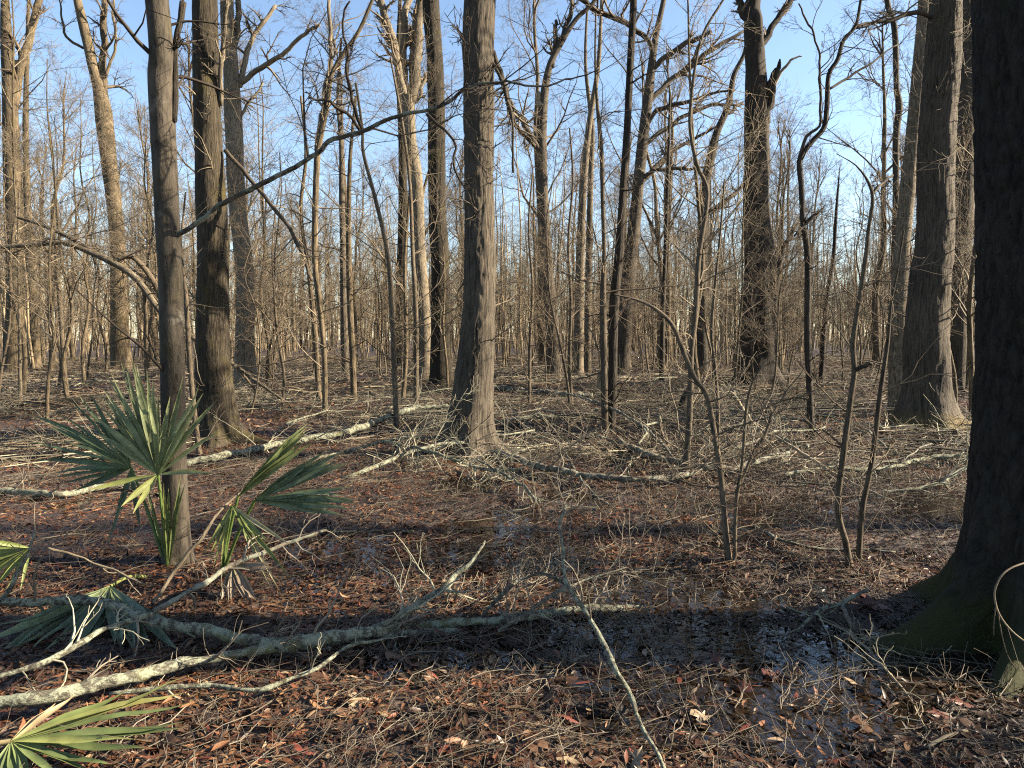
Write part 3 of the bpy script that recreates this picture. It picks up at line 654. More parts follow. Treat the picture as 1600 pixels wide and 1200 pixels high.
tree("crooked_tree", "crooked stem zigzagging into open sky, paired with a looping thin shoot", "tree",
     [(1268, 688, 14), (1266, 633, 12), (1262, 533, 12), (1262, 400, 11), (1255, 350, 10), (1252, 290, 10), (1250, 250, 10), (1268, 222, 9), (1287, 200, 9), (1292, 167, 9), (1295, 117, 8), (1309, 93, 8), (1318, 63, 7), (1337, 40, 6), (1345, 0, 5)], 'dark', base=690, twigs=18, flare=.25, S=14, step=.07, top=0, twm='twig_dark', flare_h=.12, tl=(.3, 1.1),
     limbs=[([(1249, 245, 5), (1262, 213, 5), (1282, 195, 4), (1280, 160, 4), (1278, 130, 4), (1277, 75, 3), (1262, 30, 3), (1250, 5, 2)], -.1, 'stem_dark'), ([(1294, 140, 4), (1320, 125, 4), (1360, 100, 3), (1400, 70, 2)], .4, 'stem_dark'), ([(1334, 41, 4), (1370, 33, 3), (1400, 25, 2)], .3, 'stem_dark'), ([(1258, 350, 6), (1275, 332, 5), (1240, 370, 3)], -.3, 'stem_dark')])
tree("snag", "thin broken-topped dark snag near the crooked zigzag stem", "tree",
     [(1282, 600, 9), (1290, 483, 8), (1300, 417, 7), (1303, 393, 6.5), (1306, 340, 5.5), (1309, 300, 4), (1312, 262, 1)], 'dark', base=606, twigs=12, flare=.2, S=12, top=0, twm='twig_dark', tl=(.4, 1.4))
tree("maple_tree", "wavy grey trunk between the crooked stem and burl-scarred trunk", "tree",
     [(1394, 600, 13), (1397, 480, 12), (1398, 400, 11), (1400, 300, 11), (1400, 217, 11), (1405, 167, 12), (1401, 140, 10), (1400, 100, 10), (1397, 40, 10), (1386, 0, 9)], 'plain', base=607, twigs=30, flare=.25, S=16, twm='twig', crown=4, tl=(.5, 2.2), tw2=7)
tree("bent_sapling", "young stem arching over from its foot, bare tip hanging over brush", "tree",
     [(1142, 876, 13), (1134, 830, 11), (1126, 740, 11), (1118, 690, 11), (1105, 620, 10), (1085, 590, 10), (1070, 555, 9), (1052, 510, 8), (1030, 487, 7), (1000, 470, 5), (960, 460, 3)], 'stem', base=877, twigs=16, flare=.2, S=14, step=.05, top=0, flare_h=.1, twm='twig', tl=(.2, .7))
tree("sapling", "pair-stemmed thin sapling just beside the arching young stem's foot", "tree",
     [(1148, 878, 7), (1150, 790, 7), (1160, 720, 6), (1166, 640, 6), (1175, 600, 4), (1195, 565, 3)], 'stem', base=879, twigs=14, flare=.2, S=10, step=.05, top=0, flare_h=.08, twm='twig', tl=(.2, .7),
     limbs=[([(1150, 770, 6), (1168, 730, 5), (1190, 680, 5), (1230, 610, 4), (1258, 575, 2)], .3, 'stem')], sub=5)
tree("sapling", "bowed bare sapling with a stub limb, nearer of two beside the puddle", "tree",
     [(1332, 888, 12), (1322, 850, 11), (1309, 793, 11), (1319, 700, 11), (1330, 617, 10), (1335, 580, 10), (1333, 533, 10), (1343, 467, 9), (1353, 400, 8), (1357, 360, 7), (1363, 303, 6), (1341, 262, 3), (1307, 240, 1)], 'stem', base=890, twigs=12, flare=.2, S=14, step=.05, top=0, flare_h=.1, tl=(.2, .7),
     limbs=[([(1337, 578, 7), (1350, 571, 7), (1363, 569, 5)], -.1), ([(1363, 304, 5), (1378, 285, 4), (1394, 272, 3)], .1)], sub=4)
tree("sapling", "straight thin sapling leaning away from the bowed sapling at its foot", "tree",
     [(1341, 880, 10), (1347, 800, 10), (1363, 717, 9), (1373, 633, 9), (1380, 583, 8), (1387, 533, 7), (1393, 470, 5), (1402, 425, 4), (1412, 360, 3)], 'stem', base=880, twigs=14, flare=.2, S=12, step=.05, top=0, flare_h=.1, twm='twig_pale', tl=(.2, .8))
tree("sapling", "wavy slim stem rising in front of the fallen lichen limb's middle", "tree",
     [(620, 672, 11), (617, 600, 10), (613, 500, 10), (606, 400, 8), (587, 313, 7), (568, 240, 6), (566, 200, 5), (556, 130, 4)], 'stem', base=674, twigs=26, flare=.2, S=12, step=.07, top=0, flare_h=.1, twm='twig_pale', tl=(.4, 1.4), tw2=6)
tree("sapling", "straight pole-like stem between the wavy slim stem and olive-mossed trunk", "tree",
     [(650, 636, 9), (650, 500, 9), (645, 400, 8), (640, 283, 6), (627, 183, 5), (610, 90, 3)], 'stem', base=638, twigs=26, flare=.2, S=12, top=0, twm='twig_pale', tl=(.5, 1.6), tw2=6)
tree("hackberry_tree", "slim tree with yellow moss tuft at its foot, pale crown leaning away", "tree",
     [(508, 643, 9), (507, 560, 9), (500, 480, 10), (492, 400, 11), (495, 260, 11), (500, 220, 10), (512, 160, 9), (518, 117, 8), (537, 83, 8), (560, 50, 7), (582, 0, 6)], 'far', base=645, twigs=30, flare=.25, S=14, top=0, twm='twig_pale', tl=(.5, 2.0), tw2=6,
     limbs=[([(495, 235, 8), (507, 140, 7), (515, 110, 7), (516, 50, 6), (517, 0, 5)], .4, 'pale')])
tree("hackberry_tree", "pole-thin tree standing right next to the yellow-moss-tufted slim tree", "tree",
     [(499, 628, 10), (492, 520, 10), (482, 420, 8), (470, 330, 7), (478, 240, 6), (470, 150, 4)], 'far', base=630, twigs=26, flare=.25, S=12, top=0, twm='twig', tl=(.5, 2.0), tw2=6)
tree("elm_tree", "dark slim trunk of a close pair midway between mossy and sunlit trunks", "tree",
     [(540, 590, 13), (537, 480, 12), (536, 400, 11), (534, 300, 10), (533, 228, 8), (528, 150, 6), (533, 60, 4)], 'plain', base=596, twigs=26, flare=.25, S=14, top=0, tl=(.6, 2.4), tw2=7)
tree("elm_tree", "brownish trunk, nearer partner of the close pair, straight and unforked", "tree",
     [(553, 625, 11), (551, 560, 11), (546, 450, 11), (545, 340, 9), (547, 250, 7), (556, 150, 5)], 'far', base=628, twigs=22, flare=.25, S=14, top=0, tl=(.5, 1.8), tw2=6)
tree("oak_tree", "mossy trunk seen dimly between two slim poles near the olive-mossed trunk", "tree",
     [(626, 572, 20), (627, 450, 17), (630, 330, 15), (628, 220, 13), (622, 100, 9), (625, 0, 6)], 'mossy', base=578, twigs=16, flare=.4, S=16, crown=5)
tree("elm_tree", "pale trunk behind the kinked forking trunk, slightly thicker of two", "tree",
     [(903, 588, 17), (905, 480, 15), (907, 400, 14), (911, 300, 13), (920, 200, 11), (935, 100, 8), (940, 0, 5)], 'pale', base=588, twigs=24, flare=.35, S=14, top=16, crown=5, tl=(.6, 2.2), tw2=6)
tree("elm_tree", "pale trunk beside the tall thin dark trunk, narrower of two", "tree",
     [(918, 578, 13), (920, 400, 12), (923, 280, 10), (925, 200, 9), (915, 100, 6), (918, 0, 4)], 'pale', base=584, twigs=24, flare=.35, S=14, top=16, crown=4, tl=(.6, 2.2), tw2=6)
tree("sapling", "thin dark pole in the gap between the fanning grey tree and broad black trunk", "tree",
     [(1034, 600, 10), (1036, 480, 8), (1040, 383, 7), (1044, 260, 6), (1047, 147, 4)], 'dark', base=600, twigs=26, flare=.2, S=10, top=0, tl=(.6, 2.2), tw2=7)
tree("oak_tree", "broad mossy forked trunk standing behind the leaning broken limb and palmetto", "tree",
     [(190, 575, 32), (187, 500, 26), (183, 367, 22), (172, 267, 22), (162, 180, 24), (155, 140, 18), (147, 110, 15), (133, 50, 14), (121, 0, 13)], 'far', base=583, twigs=26, flare=.4, S=22, crown=6, tw2=6,
     limbs=[([(163, 170, 13), (164, 130, 12), (163, 80, 10), (161, -5, 9)], .4, 'far'), ([(165, 120, 5), (178, 80, 4), (180, 40, 4), (178, -5, 3)], .2, 'far'), ([(130, 75, 4), (108, 60, 4), (97, 30, 3), (95, -5, 2)], .2, 'far')])
tree("oak_tree", "tan twin-stemmed trunk at the picture's far edge, lit warm", "tree",
     [(22, 580, 30), (23, 500, 25), (24, 433, 24), (21, 340, 23), (17, 220, 22), (15, 140, 20), (10, 60, 16), (8, 0, 13)], 'far', base=590, twigs=30, flare=.4, S=22, crown=6, tw2=7,
     limbs=[([(22, 165, 12), (27, 140, 12), (37, 83, 12), (50, 33, 11), (62, -5, 9)], .5)])
tree("oak_tree", "grey straight trunk close beside the tan twin-stemmed trunk", "tree",
     [(53, 575, 20), (51, 480, 16), (48, 400, 14), (42, 300, 11), (40, 200, 10), (42, 100, 8), (45, 0, 6)], 'far', base=580, twigs=24, flare=.4, S=16, crown=5, tw2=6)
tree("sapling", "short straight pole rising from brush between tan trunk and palmetto", "tree",
     [(104, 613, 9), (99, 560, 8), (94, 480, 8), (88, 400, 6), (84, 330, 4)], 'stem', base=615, twigs=16, flare=.2, S=10, top=0, tl=(.4, 1.4))
tree("sapling", "thin pale pole standing by the dark log near the picture's edge", "tree",
     [(32, 630, 6), (31, 560, 6), (30, 470, 5), (28, 390, 4), (30, 300, 3)], 'pale', base=632, twigs=16, flare=.2, S=10, top=0, tl=(.4, 1.4), twm='twig_pale')
tree("sapling", "pale thin stem rooted between the slim mottled trunk and stout mossy trunk", "tree",
     [(312, 708, 9), (303, 640, 9), (296, 560, 9), (291, 470, 8), (287, 430, 6), (283, 380, 4), (290, 300, 3)], 'stem', base=710, twigs=14, flare=.2, S=10, step=.07, top=0, twm='twig_pale', tl=(.3, 1.0))
tree("sapling", "thin pale stem right of centre in front of the mid-forest log", "tree",
     [(893, 636, 8), (890, 560, 7), (892, 470, 6), (888, 380, 5), (895, 280, 4), (890, 200, 3)], 'stem', base=637, twigs=20, flare=.2, S=10, top=0, twm='twig_pale', tl=(.4, 1.6), tw2=6)
tree("sapling", "thin stem beside the big sunlit trunk, just behind the brush tangle", "tree",
     [(827, 632, 6), (828, 540, 6), (832, 450, 5), (826, 360, 4), (832, 270, 3)], 'stem', base=634, twigs=22, flare=.2, S=10, top=0, twm='twig_pale', tl=(.4, 1.5), tw2=6)
tree("sapling", "thin forked stem beside the slender kinking stem, rising through the brush", "tree",
     [(1121, 720, 7), (1122, 650, 7), (1118, 580, 6), (1112, 520, 6), (1118, 440, 5), (1126, 360, 4), (1132, 280, 3)], 'stem', base=722, twigs=20, flare=.2, S=10, step=.08, top=0, tl=(.3, 1.2))
tree("stump", "short leaning dark stump beside the slender kinking stem", "stump",
     [(1062, 642, 15), (1068, 625, 13), (1078, 608, 12), (1083, 598, 9)], 'dark', base=643, flare=.2, S=14, top=0, step=.05, twigs=0)
tree("stump", "short weathered stump stub standing beyond the tall thin dark trunk", "stump",
     [(938, 622, 14), (938, 600, 13), (939, 578, 12)], 'deadwood', base=624, flare=.3, S=14, top=0, step=.05, twigs=0)

# ------------------------------------------------------------------ trees farther back and off to the side
def copy_tree(proto, name, label, cat, group, x, y, sc, rz):
    tm, cm, H = proto
    e = thing(name, label, cat, (x, y, float(gz(x, y)) - .02), group); e.rotation_euler = (0, 0, rz); e.scale = (sc, sc, sc * rng.uniform(.92, 1.08))
    obj("trunk", tm, None, e); obj("crown", cm, None, e); return e
LM = [(-60, "the picture's edge"), (22, "the tan twin-stemmed trunk"), (190, "the mossy forked trunk"), (338, "the stout mossy trunk"), (500, "the moss-tufted slim tree"), (690, "the olive-mossed trunk"),
      (867, "the kinked trunk"), (972, "the fanning grey tree"), (1185, "the broad black trunk"), (1268, "the crooked stem"), (1450, "the burl-scarred trunk"), (1700, "the buttressed trunk")]
ORD = ["first", "second", "third", "fourth", "fifth", "sixth", "seventh", "eighth", "ninth", "tenth", "eleventh", "twelfth", "thirteenth", "fourteenth", "fifteenth", "sixteenth", "seventeenth", "eighteenth", "nineteenth"]
ORD += [a + "-" + b for a in ("twenty", "thirty", "forty") for b in ORD[:9]]
def zone(px):
    for i in range(len(LM) - 1):
        if px < LM[i + 1][0]: return i
    return len(LM) - 2
def ordinal_labels(rows, what):
    """rows: (screen x, object); the label counts along from one landmark toward the next"""
    cells = {}
    for px_, o in sorted(rows, key=lambda q: q[0]): cells.setdefault(zone(px_), []).append(o)
    for z, os_ in cells.items():
        for i, o in enumerate(os_):
            o["label"] = f"{ORD[i]} {what} from {LM[z][1]} toward {LM[z + 1][1]}"; o["group"] = f"{what} set near {LM[z][1]}"
def far_set(n, d0, d1, protos, name, what, cat, mind, sc, half=R(37), gaps=()):
    pts, rows, tries = [], [], 0
    while len(pts) < n and tries < 20000:
        tries += 1
        x, y = (float(v[0]) for v in scatter(1, d0, d1, half))
        px_ = float(topx(np.array([x, y, 1.0]))[0])
        if any(a <= px_ <= b_ for a, b_ in gaps) and rng.uniform() < .85: continue
        if all((x - a) ** 2 + (y - b_) ** 2 > mind ** 2 for a, b_ in pts):
            pts.append((x, y)); i = len(pts) - 1
            rows.append((px_, copy_tree(protos[i % len(protos)], name, what, cat, None, x, y, rng.uniform(*sc), rng.uniform(0, 6.28))))
    ordinal_labels(rows, what)
far_set(34, 32, 58, [CANOPY[k] for k in (5, 3, 1, 4, 5, 3)], "bare_tree", "tall bare tree midway back", "tree", 4.5, (.6, .9), gaps=[(400, 600), (1040, 1160), (1225, 1390), (770, 830)])
far_set(80, 58, 115, CANOPY, "bare_tree", "distant tall bare tree", "tree", 3.2, (.6, .95), gaps=[(1240, 1390)])
far_set(110, 15, 42, UNDER, "young_tree", "thin young understory tree", "tree", 1.6, (.6, 1.05))
far_set(190, 40, 95, UNDER, "young_tree", "distant thin young tree", "tree", 1.5, (.8, 1.5))

# trees beyond the frame on the sunny side: their shade crosses the floor
for i, (x, y, s_) in enumerate([(27, 6.4, .9), (30, 14.2, .7)]):
    copy_tree(CANOPY[[0, 1, 3, 4, 2][i]], "bare_tree", ["first", "second", "third", "fourth", "fifth"][i] + " tall bare tree out of the picture past the massive buttressed trunk", "tree", "trees on the sunny side out of the picture", x, y, s_, i * 1.3)

# stuff: clumps scattered over points with geometry nodes
def scatter_stuff(name, clumps, pos, scl, rot):
    pool = bpy.data.collections.new(name + "_clumps")
    for me in clumps: pool.objects.link(bpy.data.objects.new(name + "_clump", me))
    me = bpy.data.meshes.new(name); me.vertices.add(len(pos)); me.vertices.foreach_set("co", np.ascontiguousarray(pos, np.float32).ravel())
    for nm, typ, val in (("scl", 'FLOAT', scl), ("rot", 'FLOAT_VECTOR', rot)):
        at_ = me.attributes.new(nm, typ, 'POINT'); at_.data.foreach_set("value" if typ == 'FLOAT' else "vector", np.ascontiguousarray(val, np.float32).ravel())
    o = kind(obj(name, me, None), "stuff")
    g = bpy.data.node_groups.new(name, 'GeometryNodeTree')
    g.interface.new_socket("Geometry", in_out='INPUT', socket_type='NodeSocketGeometry'); g.interface.new_socket("Geometry", in_out='OUTPUT', socket_type='NodeSocketGeometry')
    gi, go = g.nodes.new("NodeGroupInput"), g.nodes.new("NodeGroupOutput")
    ci = g.nodes.new("GeometryNodeCollectionInfo"); ci.inputs[0].default_value = pool; ci.inputs["Separate Children"].default_value = True; ci.inputs["Reset Children"].default_value = True
    ip = g.nodes.new("GeometryNodeInstanceOnPoints"); ip.inputs["Pick Instance"].default_value = True
    na = g.nodes.new("GeometryNodeInputNamedAttribute"); na.data_type = 'FLOAT'; na.inputs[0].default_value = "scl"
    nr = g.nodes.new("GeometryNodeInputNamedAttribute"); nr.data_type = 'FLOAT_VECTOR'; nr.inputs[0].default_value = "rot"
    er = g.nodes.new("FunctionNodeEulerToRotation")
    L_ = g.links.new
    L_(gi.outputs[0], ip.inputs["Points"]); L_(ci.outputs[0], ip.inputs["Instance"]); L_(na.outputs[0], ip.inputs["Scale"])
    L_(nr.outputs[0], er.inputs[0]); L_(er.outputs[0], ip.inputs["Rotation"]); L_(ip.outputs[0], go.inputs[0])
    o.modifiers.new("scatter", 'NODES').node_group = g
    return o
def stems(n, H0, H1, spread, r0, rk, n1, n2, lean=.12, up=.06, m='twig'):
    """a clump of upright bare stems with side shoots"""
    t = Tubes(); H = rng.uniform(H0, H1, n); P = np.zeros((n, 6, 3)); f = np.linspace(0, 1, 6); q = rng.normal(0, spread, (n, 2)); ln_ = rng.normal(0, lean, (n, 2))
    for c_ in (0, 1): P[:, :, c_] = q[:, c_:c_ + 1] + np.cumsum(rng.normal(0, .012, (n, 6)) * H[:, None], 1) + ln_[:, c_:c_ + 1] * f * H[:, None]
    P[:, :, 2] = -.1 + H[:, None] * f; Rd = (r0 + H * rk)[:, None] * (1 - .78 * f)[None]; t.add(P, Rd, 5)
    a1, r1 = grow(P, Rd, n1, (.2, 1), (R(18), R(48)), (.14, .34), 5, up=up, wig=.16, rr=.5, rmin=.005); t.add(a1, r1, 3)
    a2, r2 = grow(a1, r1, n2, (.15, 1), (R(25), R(60)), (.35, .65), 4, up=.03, wig=.2, rr=.65, rmin=.004); t.add(a2, r2, 3)
    me = t.mesh("clump"); me.materials.append(M[m]); return me
def place(n, d0, d1, half, s0, s1, tilt=.05):
    x, y = scatter(n, d0, d1, half); return np.stack([x, y, gz(x, y)], -1), rng.uniform(s0, s1, n), np.stack([rng.normal(0, tilt, n), rng.normal(0, tilt, n), rng.uniform(0, 6.28, n)], -1)
# the wood closing the view far behind reads as one mass
scatter_stuff("distant_woods", [stems(3, 9, 22, 2.5, .02, .008, 12, 5, .04, .10, m_) for m_ in ('far_stem', 'twig_pale', 'far_stem', 'twig')], *place(400, 95, 210, R(44), .8, 1.2))
# thicket of thin stems closing the gaps under the crowns
scatter_stuff("undergrowth", [stems(4, 2.0, 11.0, 1.1, .008, .0052, 5, 2, .05, .14, m_) for m_ in ('far_stem', 'twig_pale', 'far_stem', 'twig', 'far_stem')], *place(640, 33, 150, R(41), .6, 1.2))

# ------------------------------------------------------------------ fallen branches
def fallen(name, label, cat, pts, m, twigs=10, tl=(.2, .7), tw2=5, tw3=0, S=12, twm='brush', up=.0, zmin=.006, group=None, tr=(.05, 1.0), limbs=()):
    """pts: (x, y, width in photo pixels, height of the middle line above the ground in metres)"""
    p = []
    for a, b_, w_, h in pts:
        g = gnd(a, b_, h); zg = float(gz(g[0], g[1])); g = gnd(a, b_, zg + h); p.append([*g, w_ * pxsize(g[1]) * .5])
    p = np.array(p); K = int(np.clip(np.linalg.norm(np.diff(p[:, :3], axis=0), axis=1).sum() / .028, 14, 150)); c = smooth_line(p, K); kk = np.arange(K)
    for q_ in range(3): c[:, q_] += .010 * p[:, 1].mean() / 4 * fbm(kk * .22, kk * 0., seed=300 + q_ + int(pts[0][1]))
    c[:, 3] *= .72 * (1 + .30 * fbm(kk * .35, kk * 0., seed=77 + int(pts[0][0]) % 99))
    P, Rd = c[:, :3], np.maximum(c[:, 3], .003); loc = P[0].copy()
    root = thing(name, label, cat, loc, group)
    obj("stem", Tubes().add(P, Rd, 16, cap=True, rough=.22).mesh("stem", loc), M[m], root)
    if twigs:
        a, ra = grow(P[None], np.minimum(Rd, .02)[None], twigs, tr, (R(25), R(80)), tl, 6, up=up, wig=.24, rr=.5, abslen=True, rmin=.0024, zmin=zmin)
        b_, rb = grow(a, ra, tw2, (.15, 1), (R(25), R(65)), (.3, .7), 5, up=up, wig=.26, rr=.7, rmin=.0018, zmin=zmin)
        if tw3: c3, rc = grow(b_, rb, tw3, (.15, 1), (R(25), R(65)), (.35, .7), 4, up=up, wig=.26, rr=.75, rmin=.0015, zmin=zmin)
        for i in range(twigs):
            t = Tubes().add(a[i], ra[i], 5); sl_ = slice(i * tw2, (i + 1) * tw2); t.add(b_[sl_], rb[sl_], 3)
            if tw3: sl_ = slice(i * tw2 * tw3, (i + 1) * tw2 * tw3); t.add(c3[sl_], rc[sl_], 3)
            obj("twig", t.mesh("twig", loc), M[twm], root)
    return root
FB = "fallen_branch"; BR = "branch"
fallen(FB, "long grey lichened branch sagging across the near floor from palmetto to puddle", BR, [(-30, 938, 17, .20), (50, 942, 18, .18), (120, 938, 20, .17), (180, 948, 20, .16), (240, 972, 22, .13), (330, 988, 24, .10), (420, 1006, 27, .08), (480, 1003, 29, .08), (560, 990, 27, .08), (640, 982, 24, .08), (720, 972, 20, .07), (800, 968, 17, .06), (860, 962, 12, .06)], 'lichen', 16, (.2, .5))
fallen(FB, "thickest yellow-lichened branch reaching in below the low palmetto fan", BR, [(-30, 1102, 28, .10), (60, 1090, 29, .10), (120, 1078, 29, .09), (200, 1058, 27, .09), (280, 1038, 24, .08), (350, 1026, 20, .08), (430, 1012, 20, .07), (520, 1000, 19, .06), (620, 992, 18, .05), (720, 984, 14, .04)], 'lichen', 8, (.15, .4))
fallen(FB, "thin pale branch with forked tip crossing leaves below the lichened branches", BR, [(170, 1085, 9, .06), (260, 1074, 10, .07), (330, 1072, 10, .06), (400, 1078, 10, .06), (450, 1062, 10, .07), (500, 1043, 10, .08), (540, 1012, 8, .09), (600, 998, 6, .08)], 'lichen', 7, (.1, .35), 3, twm='twig_lichen')
fallen(FB, "short curved lichened offshoot lying across the low palmetto fan", BR, [(-10, 1058, 12, .14), (50, 1042, 13, .15), (90, 1025, 13, .16), (130, 1002, 13, .18), (160, 985, 13, .19), (200, 972, 12, .18), (240, 960, 9, .17)], 'lichen', 8, (.1, .3), 3, twm='twig_lichen')
fallen(FB, "bare branch climbing from the lichened branch past the brown dead frond", BR, [(240, 955, 12, .15), (285, 930, 12, .17), (330, 905, 12, .19), (360, 885, 11, .20), (400, 868, 10, .22), (450, 848, 8, .24), (510, 828, 5, .25)], 'log', 9, (.15, .5), 4)
fallen(FB, "pale forked branch pointing up from the lichened branch toward the sunlit trunk", BR, [(575, 985, 11, .07), (620, 965, 13, .09), (660, 938, 14, .13), (695, 917, 13, .18), (712, 898, 11, .22), (735, 880, 8, .28), (758, 845, 4, .36)], 'lichen', 9, (.2, .6), 5, twm='twig_lichen', up=.06)
fallen(FB, "thin upright crooked shoot joined to the long diagonal branch over the puddle", BR, [(1045, 1215, 8, .06), (1020, 1165, 9, .07), (1000, 1130, 10, .09), (985, 1090, 11, .12), (965, 1050, 13, .16), (945, 1010, 12, .22), (920, 965, 11, .30), (890, 922, 10, .38), (882, 900, 8, .44), (880, 860, 6, .54), (874, 820, 5, .62), (885, 790, 3, .68)], 'lichen', 9, (.15, .5), 4, twm='brush', up=.04, tr=(.4, 1))
fallen(FB, "mossy half-sunk branch end lying across the near puddle's far edge", BR, [(770, 975, 12, .04), (840, 960, 17, .04), (900, 954, 19, .04), (960, 951, 18, .04), (1010, 952, 14, .03)], 'lichen', 4, (.1, .3))
fallen(FB, "spray of grey shoots leaning over the mossy half-sunk branch", BR, [(780, 985, 9, .05), (820, 960, 9, .10), (855, 935, 8, .16), (885, 918, 7, .22), (920, 905, 5, .26), (980, 885, 3, .3)], 'log', 16, (.25, .7), 5, up=.05)
fallen(FB, "arched grey shoot bending from the diagonal branch toward the trunk reflection", BR, [(748, 970, 8, .05), (770, 945, 8, .10), (800, 915, 8, .18), (815, 903, 7, .2), (850, 897, 7, .24), (882, 912, 8, .3)], 'log', 7, (.15, .5), 4)
fallen(FB, "pale forked branch by the puddle, one end raised toward the buttress roots", BR, [(1355, 922, 7, .10), (1335, 932, 9, .10), (1312, 944, 9, .09), (1285, 952, 8, .07), (1262, 970, 8, .05), (1240, 990, 8, .04), (1200, 1006, 6, .03)], 'lichen', 6, (.1, .35), 3, twm='twig_lichen')
fallen(FB, "thin dark branch running from the pale fork down across the puddle", BR, [(1316, 945, 8, .08), (1330, 975, 9, .06), (1345, 1010, 9, .05), (1362, 1045, 8, .04), (1390, 1075, 6, .03), (1420, 1110, 4, .02)], 'log', 9, (.1, .4), 4, twm='twig_lichen')
fallen(FB, "pale wiry branch looping over wet leaves close to the buttressed trunk", BR, [(1280, 968, 4, .06), (1320, 985, 5, .08), (1360, 1020, 5, .09), (1395, 1060, 5, .07), (1420, 1090, 4, .05), (1450, 1140, 3, .03)], 'deadwood', 9, (.15, .4), 4, twm='twig_lichen')
fallen(FB, "short pale curved stick on leaves below the buttressed trunk", BR, [(1450, 1168, 7, .03), (1475, 1152, 8, .03), (1510, 1140, 8, .03)], 'deadwood', 2, (.05, .15), 2)
fallen(FB, "thin pale twig curving over the wet leaf flat before the two saplings", BR, [(1100, 908, 4, .03), (1150, 913, 5, .04), (1190, 930, 5, .04), (1215, 948, 5, .03), (1270, 958, 4, .03)], 'log', 5, (.1, .3), 3)
fallen(FB, "pale lichen-blotched fallen limb running from stout mossy trunk to sunlit trunk", BR, [(290, 722, 15, .08), (350, 712, 15, .09), (420, 698, 15, .10), (490, 684, 14, .12), (545, 674, 13, .16), (590, 658, 12, .22), (640, 640, 10, .30), (700, 634, 8, .34)], 'lichen', 20, (.4, 1.2), 6, 2, twm='twig_lichen')
fallen(FB, "pale curved log in the leaves behind the blue-green palmetto fan", BR, [(-30, 764, 12, .05), (30, 768, 14, .06), (90, 772, 15, .06), (140, 764, 13, .05), (190, 757, 10, .05), (240, 756, 7, .04)], 'lichen', 5, (.2, .6))
fallen("fallen_log", "dark mossy log lying in brush behind the palmetto", "log", [(20, 632, 12, .12), (80, 628, 15, .14), (140, 625, 15, .14), (200, 622, 13, .13)], 'dark', 4, (.3, .9))
fallen("fallen_log", "brown log lying behind the big sunlit trunk", "log", [(765, 606, 13, .16), (830, 612, 13, .16), (880, 616, 13, .15), (925, 618, 11, .13)], 'log', 6, (.4, 1.0))
fallen(FB, "thick grey branch lying from the sunlit trunk's foot toward the kinking stem", BR, [(775, 705, 12, .10), (820, 722, 15, .10), (870, 735, 14, .10), (930, 744, 13, .10), (1000, 748, 13, .09), (1060, 745, 13, .09), (1110, 725, 12, .1)], 'log', 26, (.4, 1.2), 6, 2)
fallen(FB, "thick grey branch slanting through brush behind the kinking stem", BR, [(965, 690, 13, .14), (1005, 708, 14, .14), (1040, 718, 13, .12), (1100, 730, 13, .12), (1150, 732, 13, .11), (1180, 722, 12, .12), (1230, 708, 12, .14)], 'log', 22, (.4, 1.3), 6, 2)
fallen(FB, "long pale branch laid in front of the burl-scarred trunk", BR, [(1225, 742, 7, .08), (1290, 732, 8, .08), (1350, 733, 9, .09), (1400, 728, 9, .10), (1450, 715, 9, .11), (1510, 712, 9, .12), (1560, 708, 8, .12)], 'lichen', 16, (.3, 1.0), 5, 2, twm='twig_lichen')
fallen(FB, "pale crooked branch pointing at the massive buttressed trunk", BR, [(1380, 768, 5, .05), (1430, 763, 7, .07), (1470, 754, 8, .10), (1500, 735, 8, .14), (1540, 722, 7, .16)], 'lichen', 9, (.2, .8), 5, twm='twig_lichen')
fallen(FB, "straight pale diagonal branch crossing the brush before the crooked stem", BR, [(1140, 602, 4, .75), (1165, 645, 5, .55), (1190, 672, 6, .42), (1240, 698, 6, .30), (1290, 732, 6, .18), (1340, 760, 5, .10), (1400, 785, 3, .05)], 'deadwood', 10, (.3, 1.0), 5, twm='twig_lichen')
fallen(FB, "thin branch arching down to the lichened limb beside the tall thin dark trunk", BR, [(890, 616, 4, .5), (930, 628, 5, .46), (970, 645, 5, .42), (1010, 670, 5, .32), (1040, 700, 5, .2), (1065, 730, 5, .1)], 'log', 8, (.3, .9), 4)
fallen(FB, "thin straight branch lying diagonally from the sunlit trunk's foot over the puddle", BR, [(745, 718, 6, .12), (785, 740, 6, .12), (815, 758, 6, .1), (842, 785, 6, .08)], 'lichen', 12, (.3, 1.0), 5, 2, twm='twig_lichen')
fallen(FB, "tangled pale branch spreading twigs before the sunlit trunk", BR, [(600, 690, 5, .22), (650, 700, 6, .22), (700, 715, 6, .2), (760, 735, 6, .16), (820, 732, 5, .14)], 'lichen', 30, (.4, 1.2), 6, 3, twm='twig_lichen')
fallen(FB, "weathered thin branch standing at a slant beside the near puddle reflection", BR, [(880, 700, 4, .1), (905, 745, 5, .1), (925, 770, 5, .08), (950, 790, 4, .06)], 'log', 7, (.2, .7), 4)
fallen(FB, "short pale stick with upcurled tip lying beyond the broken palmetto", BR, [(520, 832, 4, .04), (590, 830, 6, .05), (620, 832, 6, .05), (645, 828, 5, .05)], 'lichen', 3, (.15, .5), 3)
fallen(FB, "grey sticks fan lying in leaves behind the two saplings' feet", BR, [(1180, 822, 6, .04), (1215, 842, 7, .05), (1250, 852, 7, .04), (1310, 858, 6, .04), (1400, 862, 4, .04)], 'log', 7, (.2, .6), 4)
fallen(FB, "yellowish dead stalk slanting from the palmetto's base to the picture's edge", BR, [(75, 856, 5, .34), (130, 873, 5, .27), (180, 893, 5, .2), (225, 912, 5, .14)], 'deadwood', 2, (.1, .2), 2)
